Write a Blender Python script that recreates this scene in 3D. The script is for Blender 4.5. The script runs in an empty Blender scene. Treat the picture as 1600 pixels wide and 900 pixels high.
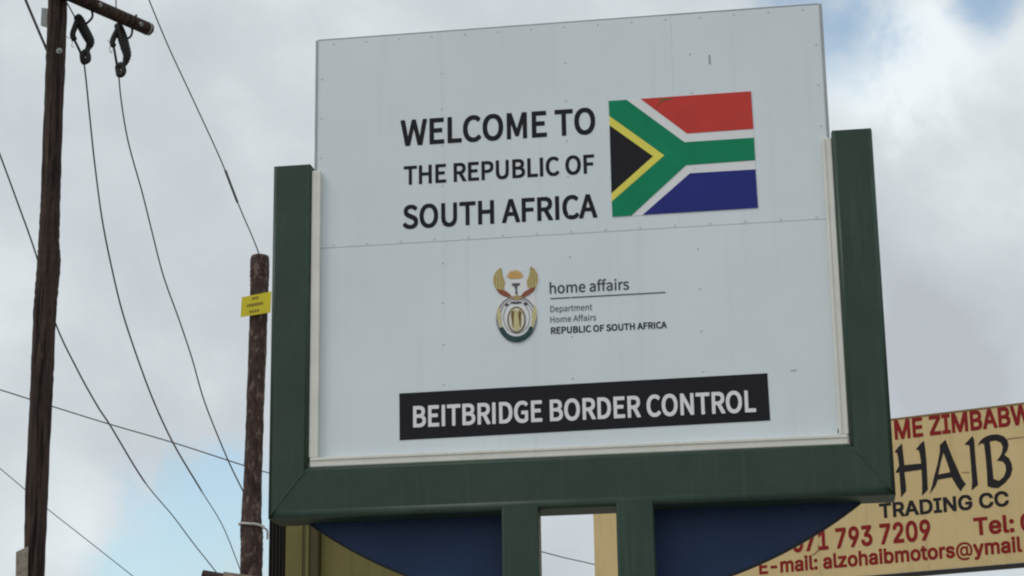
import bpy, bmesh, math, random
from mathutils import Vector, Matrix
R = math.radians
random.seed(7)
scene = bpy.context.scene
col = scene.collection

# ---------------------------------------------------------------- camera
FPX, PITCH, YAW, ROLL = 3190.1, 0.26948, 0.14524, -0.01595
CAM = Vector((1.2967, -11.1309, 1.6))
GZ = 5.0253                      # height of the board's middle seam above the ground
cp, sp_, cy_, sy_ = math.cos(PITCH), math.sin(PITCH), math.cos(YAW), math.sin(YAW)
FWD = Vector((-sy_*cp, cy_*cp, sp_)); RT0 = Vector((cy_, sy_, 0)); UP0 = RT0.cross(FWD)
RT = math.cos(ROLL)*RT0 + math.sin(ROLL)*UP0
UP = -math.sin(ROLL)*RT0 + math.cos(ROLL)*UP0
cam = bpy.data.cameras.new('camera'); cam.sensor_width = 36; cam.lens = FPX/1600*36
cam.clip_start = .1; cam.clip_end = 6000
co = bpy.data.objects.new('camera', cam); col.objects.link(co)
m = Matrix((RT, UP, -FWD)).transposed().to_4x4(); m.translation = CAM
co.matrix_world = m; scene.camera = co
scene.cycles.filter_width = 2.1

def ray(px, py):
    return FWD + RT*((px-800)/FPX) - UP*((py-450)/FPX)
def at(px, py, Y):
    """point on the vertical plane at world distance Y seen at this spot of the photograph"""
    d = ray(px, py); return CAM + d*((Y-CAM.y)/d.y)

# ---------------------------------------------------------------- world
SUN_EL, SUN_AZ = R(52), R(-125)          # azimuth measured from +Y towards +X
w = bpy.data.worlds.new('World'); scene.world = w; w.use_nodes = True
nt = w.node_tree; nt.nodes.clear()
def N(t, **kw):
    n = nt.nodes.new(t)
    for k, v in kw.items(): setattr(n, k, v)
    return n
def LK(a, b): nt.links.new(a, b)
out = N('ShaderNodeOutputWorld')
sky = N('ShaderNodeTexSky', sky_type='NISHITA', sun_disc=False); sky.sun_elevation = SUN_EL; sky.sun_rotation = SUN_AZ
sky.air_density = 1.0; sky.dust_density = 1.2; sky.ozone_density = 1.0
bg = N('ShaderNodeBackground'); bg.inputs[1].default_value = 0.12
tc = N('ShaderNodeTexCoord')
nrm = N('ShaderNodeVectorMath', operation='NORMALIZE'); LK(tc.outputs['Generated'], nrm.inputs[0])
def noise(scale, detail, rough, off, dist=0.0):
    mp = N('ShaderNodeMapping'); mp.inputs['Location'].default_value = off; LK(nrm.outputs[0], mp.inputs[0])
    n = N('ShaderNodeTexNoise'); n.inputs['Scale'].default_value = scale; n.inputs['Detail'].default_value = detail
    n.inputs['Roughness'].default_value = rough; n.inputs['Distortion'].default_value = dist
    LK(mp.outputs[0], n.inputs['Vector']); return n.outputs[0]
def M(op, a, b=None, c=None, clamp=False):
    n = N('ShaderNodeMath', operation=op, use_clamp=clamp)
    for i, v in enumerate((a, b, c)):
        if v is None: continue
        if isinstance(v, (int, float)): n.inputs[i].default_value = v
        else: LK(v, n.inputs[i])
    return n.outputs[0]
def SM(v, lo, hi):
    n = N('ShaderNodeMapRange', interpolation_type='SMOOTHSTEP'); LK(v, n.inputs[0])
    n.inputs[1].default_value = lo; n.inputs[2].default_value = hi; return n.outputs[0]
n_cover = noise(2.6, 5, .55, (3.6, 2.9, 1.4), .3)
n_edge = noise(17, 7, .62, (1.3, 5.2, 2.2), .35)
n_fine = noise(9, 6, .6, (7.7, 2.3, 4.1), .2)
n_big = noise(5.5, 3, .5, (.6, 9.2, 3.3), .2)
# breaks in the cloud: a few at chance all round the dome, and the two the photograph looks at
gap = SM(n_cover, .70, .80)
for (px, py, rad) in ((1318, 45, 2.0), (1250, -25, 1.3), (1535, 8, 1.1), (310, 810, 2.7), (235, 900, 2.0), (350, 740, 1.5)):
    d = ray(px, py).normalized()
    dp = N('ShaderNodeVectorMath', operation='DOT_PRODUCT'); LK(nrm.outputs[0], dp.inputs[0]); dp.inputs[1].default_value = d
    ang = M('MULTIPLY', M('ARCCOSINE', dp.outputs['Value']), 57.296)
    g = M('SUBTRACT', 1.0, M('DIVIDE', ang, rad))
    g = M('ADD', g, M('MULTIPLY', M('SUBTRACT', n_edge, .5), 2.4))
    gap = M('MAXIMUM', gap, SM(g, -.15, .85))
mixv = M('SUBTRACT', 1.0, M('MULTIPLY', gap, .74), clamp=True)      # cloud amount
shade0 = M('ADD', M('ADD', M('MULTIPLY', M('SUBTRACT', n_big, .5), 1.15), M('MULTIPLY', M('SUBTRACT', n_fine, .5), .75)), .5)
shade = shade0
for (px, py, rad, amt) in ((1425, 75, 3.0, .30), (1330, 170, 2.2, .22), (1500, 300, 3.6, .16), (1490, 570, 3.2, -.20), (330, 300, 3.5, .05), (100, 620, 3.5, -.12), (250, 690, 2.2, -.12)):
    d = ray(px, py).normalized()      # a bright head of cloud and grey undersides where the photograph has them
    dp = N('ShaderNodeVectorMath', operation='DOT_PRODUCT'); LK(nrm.outputs[0], dp.inputs[0]); dp.inputs[1].default_value = d
    ang = M('MULTIPLY', M('ARCCOSINE', dp.outputs['Value']), 57.296)
    g = M('ADD', M('SUBTRACT', 1.0, M('DIVIDE', ang, rad)), M('MULTIPLY', M('SUBTRACT', n_edge, .5), 1.1))
    shade = M('ADD', shade, M('MULTIPLY', SM(g, 0.0, .9), amt))
ramp = N('ShaderNodeValToRGB'); LK(shade, ramp.inputs[0])
e = ramp.color_ramp.elements
e[0].position = .15; e[0].color = (.465, .500, .535, 1)
e[1].position = .85; e[1].color = (.820, .880, .910, 1)
x = ramp.color_ramp.elements.new(.5); x.color = (.590, .640, .672, 1)
cl = N('ShaderNodeVectorMath', operation='SCALE'); LK(ramp.outputs[0], cl.inputs[0]); cl.inputs[3].default_value = 1/0.12
sk = N('ShaderNodeVectorMath', operation='MULTIPLY'); LK(sky.outputs[0], sk.inputs[0]); sk.inputs[1].default_value = (1.40, 1.50, 1.38)
mx = N('ShaderNodeMix', data_type='RGBA'); LK(mixv, mx.inputs[0]); LK(sk.outputs[0], mx.inputs[6]); LK(cl.outputs[0], mx.inputs[7])
LK(mx.outputs[2], bg.inputs[0]); LK(bg.outputs[0], out.inputs[0])

sun = bpy.data.lights.new('sun', 'SUN'); sun.energy = .9; sun.angle = R(25); sun.color = (1, .975, .94)
so = bpy.data.objects.new('sun', sun); col.objects.link(so)
sd = Vector((math.sin(SUN_AZ)*math.cos(SUN_EL), math.cos(SUN_AZ)*math.cos(SUN_EL), math.sin(SUN_EL)))
so.rotation_euler = (-sd).to_track_quat('-Z', 'Y').to_euler()

vs = scene.view_settings
vs.view_transform = 'Standard'; vs.look = 'None'; vs.exposure = .06; vs.gamma = 1; vs.use_curve_mapping = False

# ---------------------------------------------------------------- materials
def mat(name, c, rough=.6, var=.0, scale=8, stretch=(1, 1, 1), c2=None, bump=0, bscale=40, spec=.3, metal=0, spots=None, streak=None):
    mt = bpy.data.materials.new(name); mt.use_nodes = True
    t = mt.node_tree; b = t.nodes['Principled BSDF']; L = t.links.new
    if name.endswith(('vinyl', 'print', 'wood', 'black_paint')): spec = .14
    b.inputs['Base Color'].default_value = (*c, 1); b.inputs['Roughness'].default_value = rough
    b.inputs['Specular IOR Level'].default_value = spec; b.inputs['Metallic'].default_value = metal
    tcn = t.nodes.new('ShaderNodeTexCoord')
    def nz(sc, st, det=6, ro=.6):
        mp = t.nodes.new('ShaderNodeMapping'); mp.inputs['Scale'].default_value = st; L(tcn.outputs['Object'], mp.inputs[0])
        n = t.nodes.new('ShaderNodeTexNoise'); n.inputs['Scale'].default_value = sc; n.inputs['Detail'].default_value = det
        n.inputs['Roughness'].default_value = ro; L(mp.outputs[0], n.inputs['Vector']); return n
    cur = None
    if c2 or var:
        c2 = c2 or tuple(max(0, v*(1-var)) for v in c)
        n = nz(scale, stretch); r = t.nodes.new('ShaderNodeMapRange'); L(n.outputs[0], r.inputs[0])
        r.inputs[1].default_value = .32; r.inputs[2].default_value = .68
        mxn = t.nodes.new('ShaderNodeMix'); mxn.data_type = 'RGBA'; L(r.outputs[0], mxn.inputs[0])
        mxn.inputs[6].default_value = (*c, 1); mxn.inputs[7].default_value = (*c2, 1); cur = mxn.outputs[2]
    for extra in (spots, streak):
        if not extra: continue
        cc, sc, st, lo, hi, amt = extra
        n = nz(sc, st, 4, .55); r = t.nodes.new('ShaderNodeMapRange'); L(n.outputs[0], r.inputs[0])
        r.inputs[1].default_value = lo; r.inputs[2].default_value = hi; r.inputs[4].default_value = amt
        mxn = t.nodes.new('ShaderNodeMix'); mxn.data_type = 'RGBA'; L(r.outputs[0], mxn.inputs[0])
        if cur: L(cur, mxn.inputs[6])
        else: mxn.inputs[6].default_value = (*c, 1)
        mxn.inputs[7].default_value = (*cc, 1); cur = mxn.outputs[2]
    if cur: L(cur, b.inputs['Base Color'])
    if bump:
        n = nz(bscale, stretch); bp = t.nodes.new('ShaderNodeBump'); bp.inputs['Strength'].default_value = bump
        bp.inputs['Distance'].default_value = .01
        L(n.outputs[0], bp.inputs['Height']); L(bp.outputs[0], b.inputs['Normal'])
    return mt
MT = {
 'board': mat('white_composite_sheet', (.765, .825, .86), .42, .07, .9, c2=(.71, .765, .80), bump=.22, bscale=1.6,
              spots=((.45, .48, .48), 26, (1, 1, 1), .76, .80, .5), streak=((.60, .63, .62), 7, (2.4, 1, .10), .55, .85, .34)),
 'edge': mat('grey_edge_strip', (.42, .44, .46), .5, .15, 6),
 'rivet': mat('dull_rivet', (.56, .60, .62), .5),
 'trim': mat('cream_trim', (.80, .79, .72), .55, .1, 5, streak=((.55, .53, .47), 7, (3, 3, .5), .58, .8, .5)),
 'green': mat('dark_green_paint', (.034, .066, .046), .42, .25, 3, bump=.2, bscale=14, spots=((.075, .105, .085), 7, (3.0, 1, .16), .55, .84, .6), streak=((.050, .058, .046), 2.2, (1, 1, 1), .45, .75, .6)),
 'weld': mat('green_weld', (.055, .09, .07), .5, .3, 30),
 'blue': mat('dark_blue_sheet', (.018, .046, .125), .55, .25, 2.5, spots=((.05, .045, .08), 1.6, (1, 1, 1), .58, .75, .45)),
 'blackedge': mat('dark_sheet_edge', (.02, .022, .025), .6),
 'ink': mat('black_vinyl', (.019, .018, .023), .45, .12, 14),
 'midgrey': mat('mid_grey_print', (.15, .15, .17), .5, .3, 30),
 'ringgrey': mat('light_grey_print', (.33, .32, .35), .5, .3, 60),
 'greyink': mat('grey_vinyl', (.085, .085, .10), .5, .3, 30),
 'whiteink': mat('white_vinyl', (.83, .83, .84), .5, .05, 9),
 'fred': mat('red_vinyl', (.64, .064, .052), .45, .12, 5),
 'fgreen': mat('green_vinyl', (.008, .26, .125), .45, .15, 5),
 'fblue': mat('blue_vinyl', (.028, .038, .23), .45, .12, 5),
 'fyellow': mat('yellow_vinyl', (.86, .77, .13), .45, .1, 5),
 'gold': mat('gold_print', (.50, .35, .13), .5, .3, 60, c2=(.42, .33, .12)),
 'brownred': mat('red_brown_print', (.34, .12, .07), .5, .3, 60),
 'orange': mat('orange_print', (.72, .43, .15), .5, .2, 60),
 'cream': mat('cream_print', (.80, .77, .66), .5, .1, 50),
 'ygold': mat('pale_gold_print', (.68, .62, .33), .5, .2, 60),
 'dkbrown': mat('brown_print', (.20, .13, .05), .5),
 'tgreen': mat('dark_green_print', (.045, .10, .095), .5, .35, 60),
 'tan': mat('tan_painted_sheet', (.68, .51, .25), .6, .1, 1.4, c2=(.61, .455, .215), bump=.05, bscale=3, streak=((.42, .29, .13), 5, (2.5, 2.5, .3), .56, .85, .5), spots=((.50, .42, .28), 9, (1, 1, 1), .60, .75, .4)),
 'maroon': mat('maroon_vinyl', (.27, .018, .016), .45, .15, 8),
 'tanink': mat('black_paint', (.022, .020, .022), .5, .1, 10),
 'peel': mat('peeled_edge', (.30, .19, .09), .7),
 'steel': mat('dark_steel', (.035, .032, .030), .5, .3, 12, metal=.2),
 'galv': mat('galvanised_steel', (.34, .36, .35), .45, .3, 20, metal=.4),
 'wire': mat('weathered_wire', (.115, .108, .105), .5, .2, 30),
 'wiregrey': mat('grey_wire', (.21, .215, .22), .5, .2, 30),
 'palewire': mat('pale_tie_wire', (.50, .49, .46), .5),
 'wood': mat('creosoted_wood', (.026, .018, .016), .75, 0, 5, (3.5, 3.5, .35), c2=(.080, .050, .040), bump=.5, bscale=9,
             spots=((.006, .005, .005), 12, (2.6, 2.6, .10), .52, .60, .85), streak=((.13, .095, .08), 16, (2.2, 2.2, .12), .60, .78, .6)),
 'wood2': mat('flaking_creosoted_wood', (.042, .025, .021), .7, 0, 9, (2, 2, .8), c2=(.088, .056, .048), bump=.6, bscale=14,
             spots=((.20, .14, .12), 11, (1.5, 1.5, .8), .52, .66, .85), streak=((.02, .012, .012), 6, (2, 2, .6), .52, .66, .7)),
 'oldwood': mat('weathered_timber', (.36, .28, .22), .8, .35, 9, (1, 6, 1), bump=.3),
 'insul': mat('dark_insulator', (.010, .009, .008), .45, .3, 10),
 'ysign': mat('yellow_plate', (.72, .60, .03), .45, .1, 5),
 'tag': mat('weathered_tag', (.34, .30, .24), .7, .4, 14, c2=(.20, .16, .13)),
 'olive': mat('shaded_yellow_paint', (.185, .160, .045), .6, .18, 2, c2=(.155, .135, .042), streak=((.085, .07, .035), 5, (3, 3, .25), .55, .85, .5)),  # yellow kiosk walls; base colour darkened to stand in for shade, streaks are grime
 'oliveD': mat('dark_olive_paint', (.085, .070, .025), .6, .18, 2),
 'brownclad': mat('dark_brown_cladding', (.028, .022, .017), .6, .3, 6),
 'ground': mat('dusty_ground', (.30, .27, .23), .95, .25, .3, bump=.4, bscale=6),
 'concrete': mat('concrete', (.38, .37, .34), .9, .2, 4, bump=.3, bscale=20),
}

# ---------------------------------------------------------------- helpers
def obj(name, bm_or_mesh, m=None, parent=None, smooth=False):
    if isinstance(bm_or_mesh, bmesh.types.BMesh):
        me = bpy.data.meshes.new(name); bmesh.ops.recalc_face_normals(bm_or_mesh, faces=bm_or_mesh.faces)
        bm_or_mesh.to_mesh(me); bm_or_mesh.free()
    else: me = bm_or_mesh
    if m: me.materials.clear(); me.materials.append(MT[m])
    if smooth:
        for p in me.polygons: p.use_smooth = True
    o = bpy.data.objects.new(name, me); col.objects.link(o)
    if parent:
        o.parent = parent
        o.matrix_parent_inverse = parent.matrix_basis.inverted()
    return o
def thing(name, label, cat, loc=(0, 0, 0), group=None):
    o = bpy.data.objects.new(name, None); col.objects.link(o); o.location = loc; o.empty_display_size = .2
    o['label'] = label; o['category'] = cat
    if group: o['group'] = group
    bpy.context.view_layer.update(); return o
def tag(o, label, cat, group=None):
    o['label'] = label; o['category'] = cat
    if group: o['group'] = group
    return o
def box(x0, x1, y0, y1, z0, z1, bev=0, bm=None, seg=2):
    b = bmesh.new()
    r = bmesh.ops.create_cube(b, size=1)
    for v in b.verts:
        v.co = Vector(((x0+x1)/2+v.co.x*(x1-x0), (y0+y1)/2+v.co.y*(y1-y0), (z0+z1)/2+v.co.z*(z1-z0)))
    if bev: bmesh.ops.bevel(b, geom=b.edges[:], offset=bev, segments=seg, affect='EDGES', profile=.5)
    if bm is None: return b
    me = bpy.data.meshes.new('t'); b.to_mesh(me); b.free(); bm.from_mesh(me); bpy.data.meshes.remove(me); return bm
def smooth_path(pts, n=6):
    P = [Vector(p) for p in pts]
    if len(P) < 3: return P
    out = []
    for i in range(len(P)-1):
        p0 = P[max(i-1, 0)]; p1 = P[i]; p2 = P[i+1]; p3 = P[min(i+2, len(P)-1)]
        for k in range(n):
            t = k/n
            out.append(.5*((2*p1)+(p2-p0)*t+(2*p0-5*p1+4*p2-p3)*t*t+(3*p1-p0-3*p2+p3)*t*t*t))
    out.append(P[-1]); return out
def tube(pts, r, seg=8, bm=None, wob=0, cap=True):
    """tube round a path; r is a number or one radius per point"""
    bm = bm or bmesh.new(); P = [Vector(p) for p in pts]; rings = []
    T0 = (P[1]-P[0]).normalized()
    a = T0.orthogonal().normalized()
    for i, p in enumerate(P):
        T = (P[min(i+1, len(P)-1)]-P[max(i-1, 0)]).normalized()
        a = (a-T*a.dot(T)).normalized(); b = T.cross(a)
        rr = r[i] if isinstance(r, (list, tuple)) else r
        rings.append([bm.verts.new(p+(a*math.cos(2*math.pi*k/seg)+b*math.sin(2*math.pi*k/seg))*rr*(1+random.uniform(-wob, wob))) for k in range(seg)])
    for i in range(len(rings)-1):
        for k in range(seg):
            bm.faces.new((rings[i][k], rings[i][(k+1) % seg], rings[i+1][(k+1) % seg], rings[i+1][k]))
    if cap: bm.faces.new(rings[0][::-1]); bm.faces.new(rings[-1])
    return bm

GLYPHS = {}
GLYPHS['S'] = {
 'A': (217, '-4.9,-9.4;-8.5,-5.6;-8.4,6.1;78.4,262.6;82.6,266.5;129.9,266.4;133.7,262.4;220.2,6.9;220.4,-5.9;216.4,-9.5;171.9,-9.5;170.6,-9;167.3,-5.4;144.4,68.4;68.1,68.5;67.3,68.1;43.1,-6.2;39.4,-9.5|81.5,113.6;130.2,113.9;105.9,192.2;88.1,136.6'),
 'B': (234, '29.1,-9.4;25.8,-6.1;25.5,-5.1;25.6,262.9;29.6,266.5;118.9,266.5;135.1,265.7;152.9,263;165.6,259.2;180.9,251.9;190.5,244.1;197.6,236.2;202.9,228.6;208,214.6;209.5,200.6;209.5,186.9;209,179.1;206.9,169.4;204.1,161.6;199.4,153.1;194.5,146.9;187.7,140.1;198.4,133.2;209.5,122.4;214.9,114.9;219.9,103.9;222.7,91.9;223.5,81.9;223.5,68.4;221.7,51.6;216.2,35.9;207.7,23.1;192.7,9.1;178.4,0.9;161.6,-4.9;142.4,-8.5;124.6,-9.5|77.7,35.6;108.1,35.5;122.4,36.3;135.9,38.5;145.6,41.6;157.6,47.6;163,52.4;167.9,59.8;171.5,70.9;171.9,75.9;171.5,80.9;167.7,91.4;163.4,97.6;158.4,101.9;148.1,107.2;136.4,110.7;119.6,113;77.7,113.4|77.7,157.6;101.9,157.5;115.6,158.3;128.9,160.6;138.6,163.8;146.4,168.1;151,172.1;154.7,177.9;157.7,187.1;157.5,194.4;154.4,203.4;151,208.4;146.6,212.2;137.9,216.4;126.9,219.4;110.4,221.2;77.7,221.4'),
 'C': (227, '124.9,-14.4;102.9,-12.2;85.4,-6.7;80.9,-5.1;62.6,5.6;42.5,24.4;29.1,43.4;19.1,66.1;12.5,93.6;10.5,121.1;10.5,135.1;12.5,161.6;19.1,189.4;29.3,212.4;43.3,231.9;62.4,249.5;82.8,261.4;104.4,268.2;127.4,270.5;150.1,270;161.9,268;172.1,264.9;183.6,259.8;196.4,251.9;203.7,245.9;213.4,236.2;213.4,223.9;200.7,207.9;192.6,199.5;180.9,199.6;170.4,208.9;159.6,215.8;149.4,220.2;136.6,223;123.1,221.7;107.6,216.4;93.6,207.5;85.6,199.2;76.3,184.4;69,165.4;65,146.1;64,131.9;64.8,112.4;68.8,91.6;75.4,73.6;84.6,58.1;93.1,49.2;105.9,40.9;121.9,35.3;135.9,34;144.9,35.6;154.6,38.8;166.6,45.1;175.6,51.8;186.9,62.4;198.6,62.5;203.7,57.6;220.4,38.2;220.5,26.4;208.6,14;200.1,6.8;190.9,0.3;179.6,-5.7;171.9,-8.9;162.4,-11.7;150.9,-13.7;139.6,-14.5'),
 'D': (245, '29.1,-9.4;25.8,-6.1;25.5,-5.1;25.6,262.9;29.6,266.5;106.1,266.5;132.4,264.5;157.4,257.9;177.9,247.7;198.6,229.7;211.9,211.6;221.7,189.6;227.5,164.4;229.5,135.9;229.5,121.9;227.5,93.9;221.9,69.4;212.2,46.6;199.2,28.6;182.4,13.3;177.4,9.3;156.6,-1.2;134.4,-7.2;107.9,-9.5|77.7,36.6;91.9,36.5;112.4,38.3;130.4,43.3;146.4,52.1;155.5,60.4;164.9,74.4;171.9,91.9;176,111.4;177.1,128.9;176.2,145.1;171.9,166.1;164.9,183.4;155.5,197.1;145.9,205.7;130.1,213.9;111.1,219;91.9,220.5;77.5,220.1'),
 'E': (210, '29.1,-9.4;25.8,-6.1;25.5,-5.1;25.6,262.9;29.6,266.5;188.9,266.4;192.2,263.1;192.5,262.1;192.5,223.6;188.9,219.6;77.5,219.1;77.6,158.7;170.9,158.4;174.5,154.4;174.5,115.9;174.1,114.8;170.4,111.5;77.7,111.4;77.5,38.1;78.4,37.5;192.9,37.4;196.5,33.4;196.4,-5.9;192.4,-9.5'),
 'F': (197, '29.1,-9.4;25.8,-6.1;25.5,-5.1;25.6,262.9;29.6,266.5;188.9,266.4;192.2,263.1;192.5,262.1;192.5,223.6;188.9,219.6;77.6,219.3;77.6,152.7;171.9,152.4;175.5,148.4;175.5,109.4;171.4,105.5;77.7,105.4;77.4,-5.9;73.4,-9.5'),
 'G': (245, '128.9,-14.4;105.9,-12.2;103.1,-11.4;83.6,-5.4;64.9,5.1;43.6,24;29.6,43.4;19.3,65.9;12.8,92.4;10.5,121.1;10.5,134.9;12.5,161.1;19.3,189.6;29.8,212.4;44.1,231.7;64.6,250.1;84.9,261.4;107.6,268.2;131.4,270.5;154.9,270;167.6,268;179.9,264.4;190.9,259.6;204.1,251.4;211.6,245.5;221.4,235.9;221.4,223.9;204.7,204.4;199.6,199.5;187.9,199.6;177.4,208.9;166.6,215.7;157.4,219.7;150.1,221.7;142.4,223;126.6,221.7;117.1,218.7;109.6,216.1;95.4,207.5;86.3,198.6;76.6,183.9;69,164.4;65,145.9;64,125.6;64.8,112.6;69.1,91.1;75.9,73.1;85.3,58.4;94.3,49.4;108.4,40.9;125.9,35.3;141.1,33.9;153.1,35.5;161.9,38.1;171.1,42.2;176.5,45.9;176.5,96.1;124.9,96.8;121.5,100.6;121.6,138.9;125.6,142.5;220.9,142.4;224.5,138.4;224.5,19.6;217.2,11.9;207.1,3.8;198.6,-1.2;187.9,-6.2;178.4,-9.4;165.4,-12.5;154.4,-14'),
 'H': (259, '29.1,-9.4;25.8,-6.1;25.5,-5.1;25.8,263.1;29.6,266.5;73.1,266.5;74.1,266.2;77.4,262.9;77.7,158.6;176.6,158.5;177.5,159.4;177.6,262.9;181.6,266.5;226.1,266.2;229.2,263.1;229.5,262.1;229.2,-6.1;225.4,-9.5;181.9,-9.5;180.9,-9.2;177.6,-5.9;177.3,111.4;78.4,111.5;77.5,110.6;77.4,-5.9;73.4,-9.5'),
 'I': (106, '29.1,-9.4;25.8,-6.1;25.5,-5.1;25.5,262.6;29.6,266.5;73.6,266.5;77.5,262.4;77.5,-5.6;73.4,-9.5'),
 'L': (194, '29.1,-9.4;25.8,-6.1;25.5,-5.1;25.5,262.6;29.6,266.5;73.6,266.5;77.5,262.4;77.5,37.9;185.9,37.4;189.5,33.4;189.5,-5.6;185.4,-9.5'),
 'M': (288, '29.1,-9.4;25.8,-6.1;25.5,-5.1;25.8,263.1;29.6,266.5;79.1,266.5;80.1,266.2;83.5,262.9;103.7,207.4;132.3,125.4;142.6,98.8;200.4,262.7;204.6,266.5;255.1,266.2;258.2,263.1;258.5,262.1;258.2,-6.1;254.4,-9.5;213.9,-9.5;212.9,-9.2;209.6,-5.9;209.4,149;162.6,20.3;158.6,16.5;125.9,16.5;124.9,16.8;121.3,20.6;90.7,104.9;73.6,149.2;73.5,-5.6;69.4,-9.5'),
 'N': (257, '29.1,-9.4;25.8,-6.1;25.5,-5.1;25.8,263.1;29.6,266.5;73.1,266.5;74.1,266.2;77.5,262.9;131.9,169.9;171.2,101.6;177.9,88.9;177.5,262.6;181.6,266.5;224.1,266.2;227.2,263.1;227.5,262.1;227.2,-6.1;223.4,-9.5;179.9,-9.5;178.9,-9.2;175.5,-5.9;121.1,87.1;74.9,168.4;75.5,149.9;75.5,-5.6;71.4,-9.5'),
 'O': (264, '122.9,-14.4;101.1,-12.2;79.1,-4.9;60.4,6.5;40.9,25.6;28.2,44.6;18.6,67.4;12.5,93.9;10.5,121.9;10.5,136.1;12.5,164.1;18.6,190.4;28.1,212.6;41.1,231.7;59.9,249.7;79.4,261.4;100.9,268.2;123.4,270.5;136.6,270.5;158.9,268.2;180.4,261.2;198.4,250.5;218.4,231.2;230.8,212.9;240.4,190.4;246.5,164.1;248.5,136.1;248.5,121.9;246.5,93.9;240.4,67.4;230.9,44.6;218.1,25.5;198.9,6.5;179.9,-5.2;158.4,-12.2;136.6,-14.5|128.2,34.4;140.1,35.3;155.1,40.9;167.4,49.3;175.6,58.3;184.6,73.6;191.2,91.9;195.2,112.6;196.1,128.9;195.2,145.4;191.2,165.9;184.6,184.1;175.7,199.1;167.1,208.2;155.1,216.3;140.4,221.7;131.1,222.7;119.6,221.7;104.9,216.3;92.9,208.2;84.4,199.2;75.4,184.1;68.8,165.9;64.8,145.4;63.9,129.1;64.8,112.6;68.8,91.9;75.4,73.6;84.3,58.4;92.6,49.3;104.9,40.9;119.9,35.3'),
 'P': (225, '29.1,-9.4;25.8,-6.1;25.5,-5.1;25.6,262.9;29.6,266.5;116.9,266.5;135.9,265.5;153.1,262.7;169.6,257.4;183.6,249.7;198.7,235.4;206.6,222.6;211.7,206.4;213.5,187.9;213.5,174.4;211.7,156.1;206.4,139.4;198.7,126.6;183.6,111.5;170.4,103.3;154.6,97.3;134.6,93.5;117.6,92.5;77.7,92.4;77.4,-5.9;73.4,-9.5|77.7,138.6;112.4,139;127.9,141.3;140.5,145.4;149.9,151;153.4,154.6;158.6,164;161.5,174.4;162,179.6;161.5,187.9;158.7,197.6;153.7,206.1;149.4,210.2;140.1,214.8;127.9,218.2;108.4,220.2;77.7,220.4'),
 'R': (226, '29.1,-9.4;25.8,-6.1;25.5,-5.1;25.6,262.9;29.6,266.5;123.6,266.5;139.1,265.7;156.4,263;163.4,260.9;173.1,257.6;184.6,251.2;200,237.1;208.2,223.9;212.7,209.6;214.5,191.9;214.5,177.9;213.5,164.9;210.4,152.1;208.9,148.6;205.2,140.4;199,131.4;186.2,118.6;176.9,112.1;163.9,105.6;222.3,6.4;222.4,-5.9;218.4,-9.5;169.9,-9.2;166.5,-5.9;164.1,-1.9;106.7,99.1;78.4,99.5;77.5,98.6;77.4,-5.9;73.4,-9.5|77.7,144.6;106.6,144.5;119.4,145.3;130.6,147.3;137.4,149.6;142.4,151.4;150.6,156.5;154.6,160.6;159.3,168.6;162.7,181.1;163,185.4;162.4,190.6;159.3,200.1;155,206.9;150.9,210.4;142.1,214.9;131.1,218.2;113.6,220.2;77.7,220.4'),
 'S': (212, '97.6,-14.4;85.9,-13.7;76.4,-12.2;63.1,-8.9;50.4,-4.2;39.4,1.3;29.1,7.9;19.6,15.3;7.8,26.9;7.6,39.1;26,61.4;29.6,65;41.6,65.2;56.6,52.3;64.9,46.8;74.9,41.7;83.4,38.3;93.9,35.5;106.4,33.9;113.1,34.3;123.9,36.6;133.1,40.2;140.9,45.1;143.6,47.8;147.2,53.4;150.4,61.9;150.9,65.4;150.7,68.1;148.2,75.9;143.7,83.1;135.9,89.4;120.6,97.6;65.9,121.9;55.9,127.8;47.9,133.5;42.1,138.8;35.8,145.1;29.6,152.8;24.1,163.1;20.5,175.6;19.5,186.4;19.5,199.9;21,213.1;23.8,221.6;25.6,226.6;32.6,237.9;45.9,251.5;57.1,259.2;71.4,265.4;87.1,269.2;102.9,270.5;126.9,270;137.6,268.2;149.6,264.9;164.4,258.7;176.6,251.4;183.9,246;194.4,235.9;194.2,223.6;178.5,204.1;173.4,199.5;161.9,199.6;155.4,205.2;146.9,211.2;136.4,216.8;128.1,219.9;120.1,222;110.9,223.2;105.1,222.7;96.6,220.9;87.4,217.2;81.3,213.4;78.8,210.9;74.9,204.9;72.3,197.9;72.3,194.6;73.1,191.6;75.4,185.6;79.3,179.9;87.9,173.1;101.1,166.2;146.7,146.6;158.9,140.8;167.4,135.9;176.6,129.2;187.8,118.4;194.4,109.4;199.7,98.1;202.5,87.4;203.5,74.9;203.5,61.1;202,47.6;197.2,33.4;189.7,21.1;176.1,7;172.9,4.6;163.4,-2.1;147.9,-8.9;129.4,-13.2;112.9,-14.5'),
 'T': (214, '83.1,-9.4;79.5,-5.4;79.5,219.1;5.1,219.6;1.5,223.6;1.6,262.9;5.6,266.5;204.9,266.4;208.2,263.1;208.5,262.1;208.5,223.6;204.9,219.6;130.5,219.1;130.5,-5.6;126.4,-9.5'),
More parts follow.
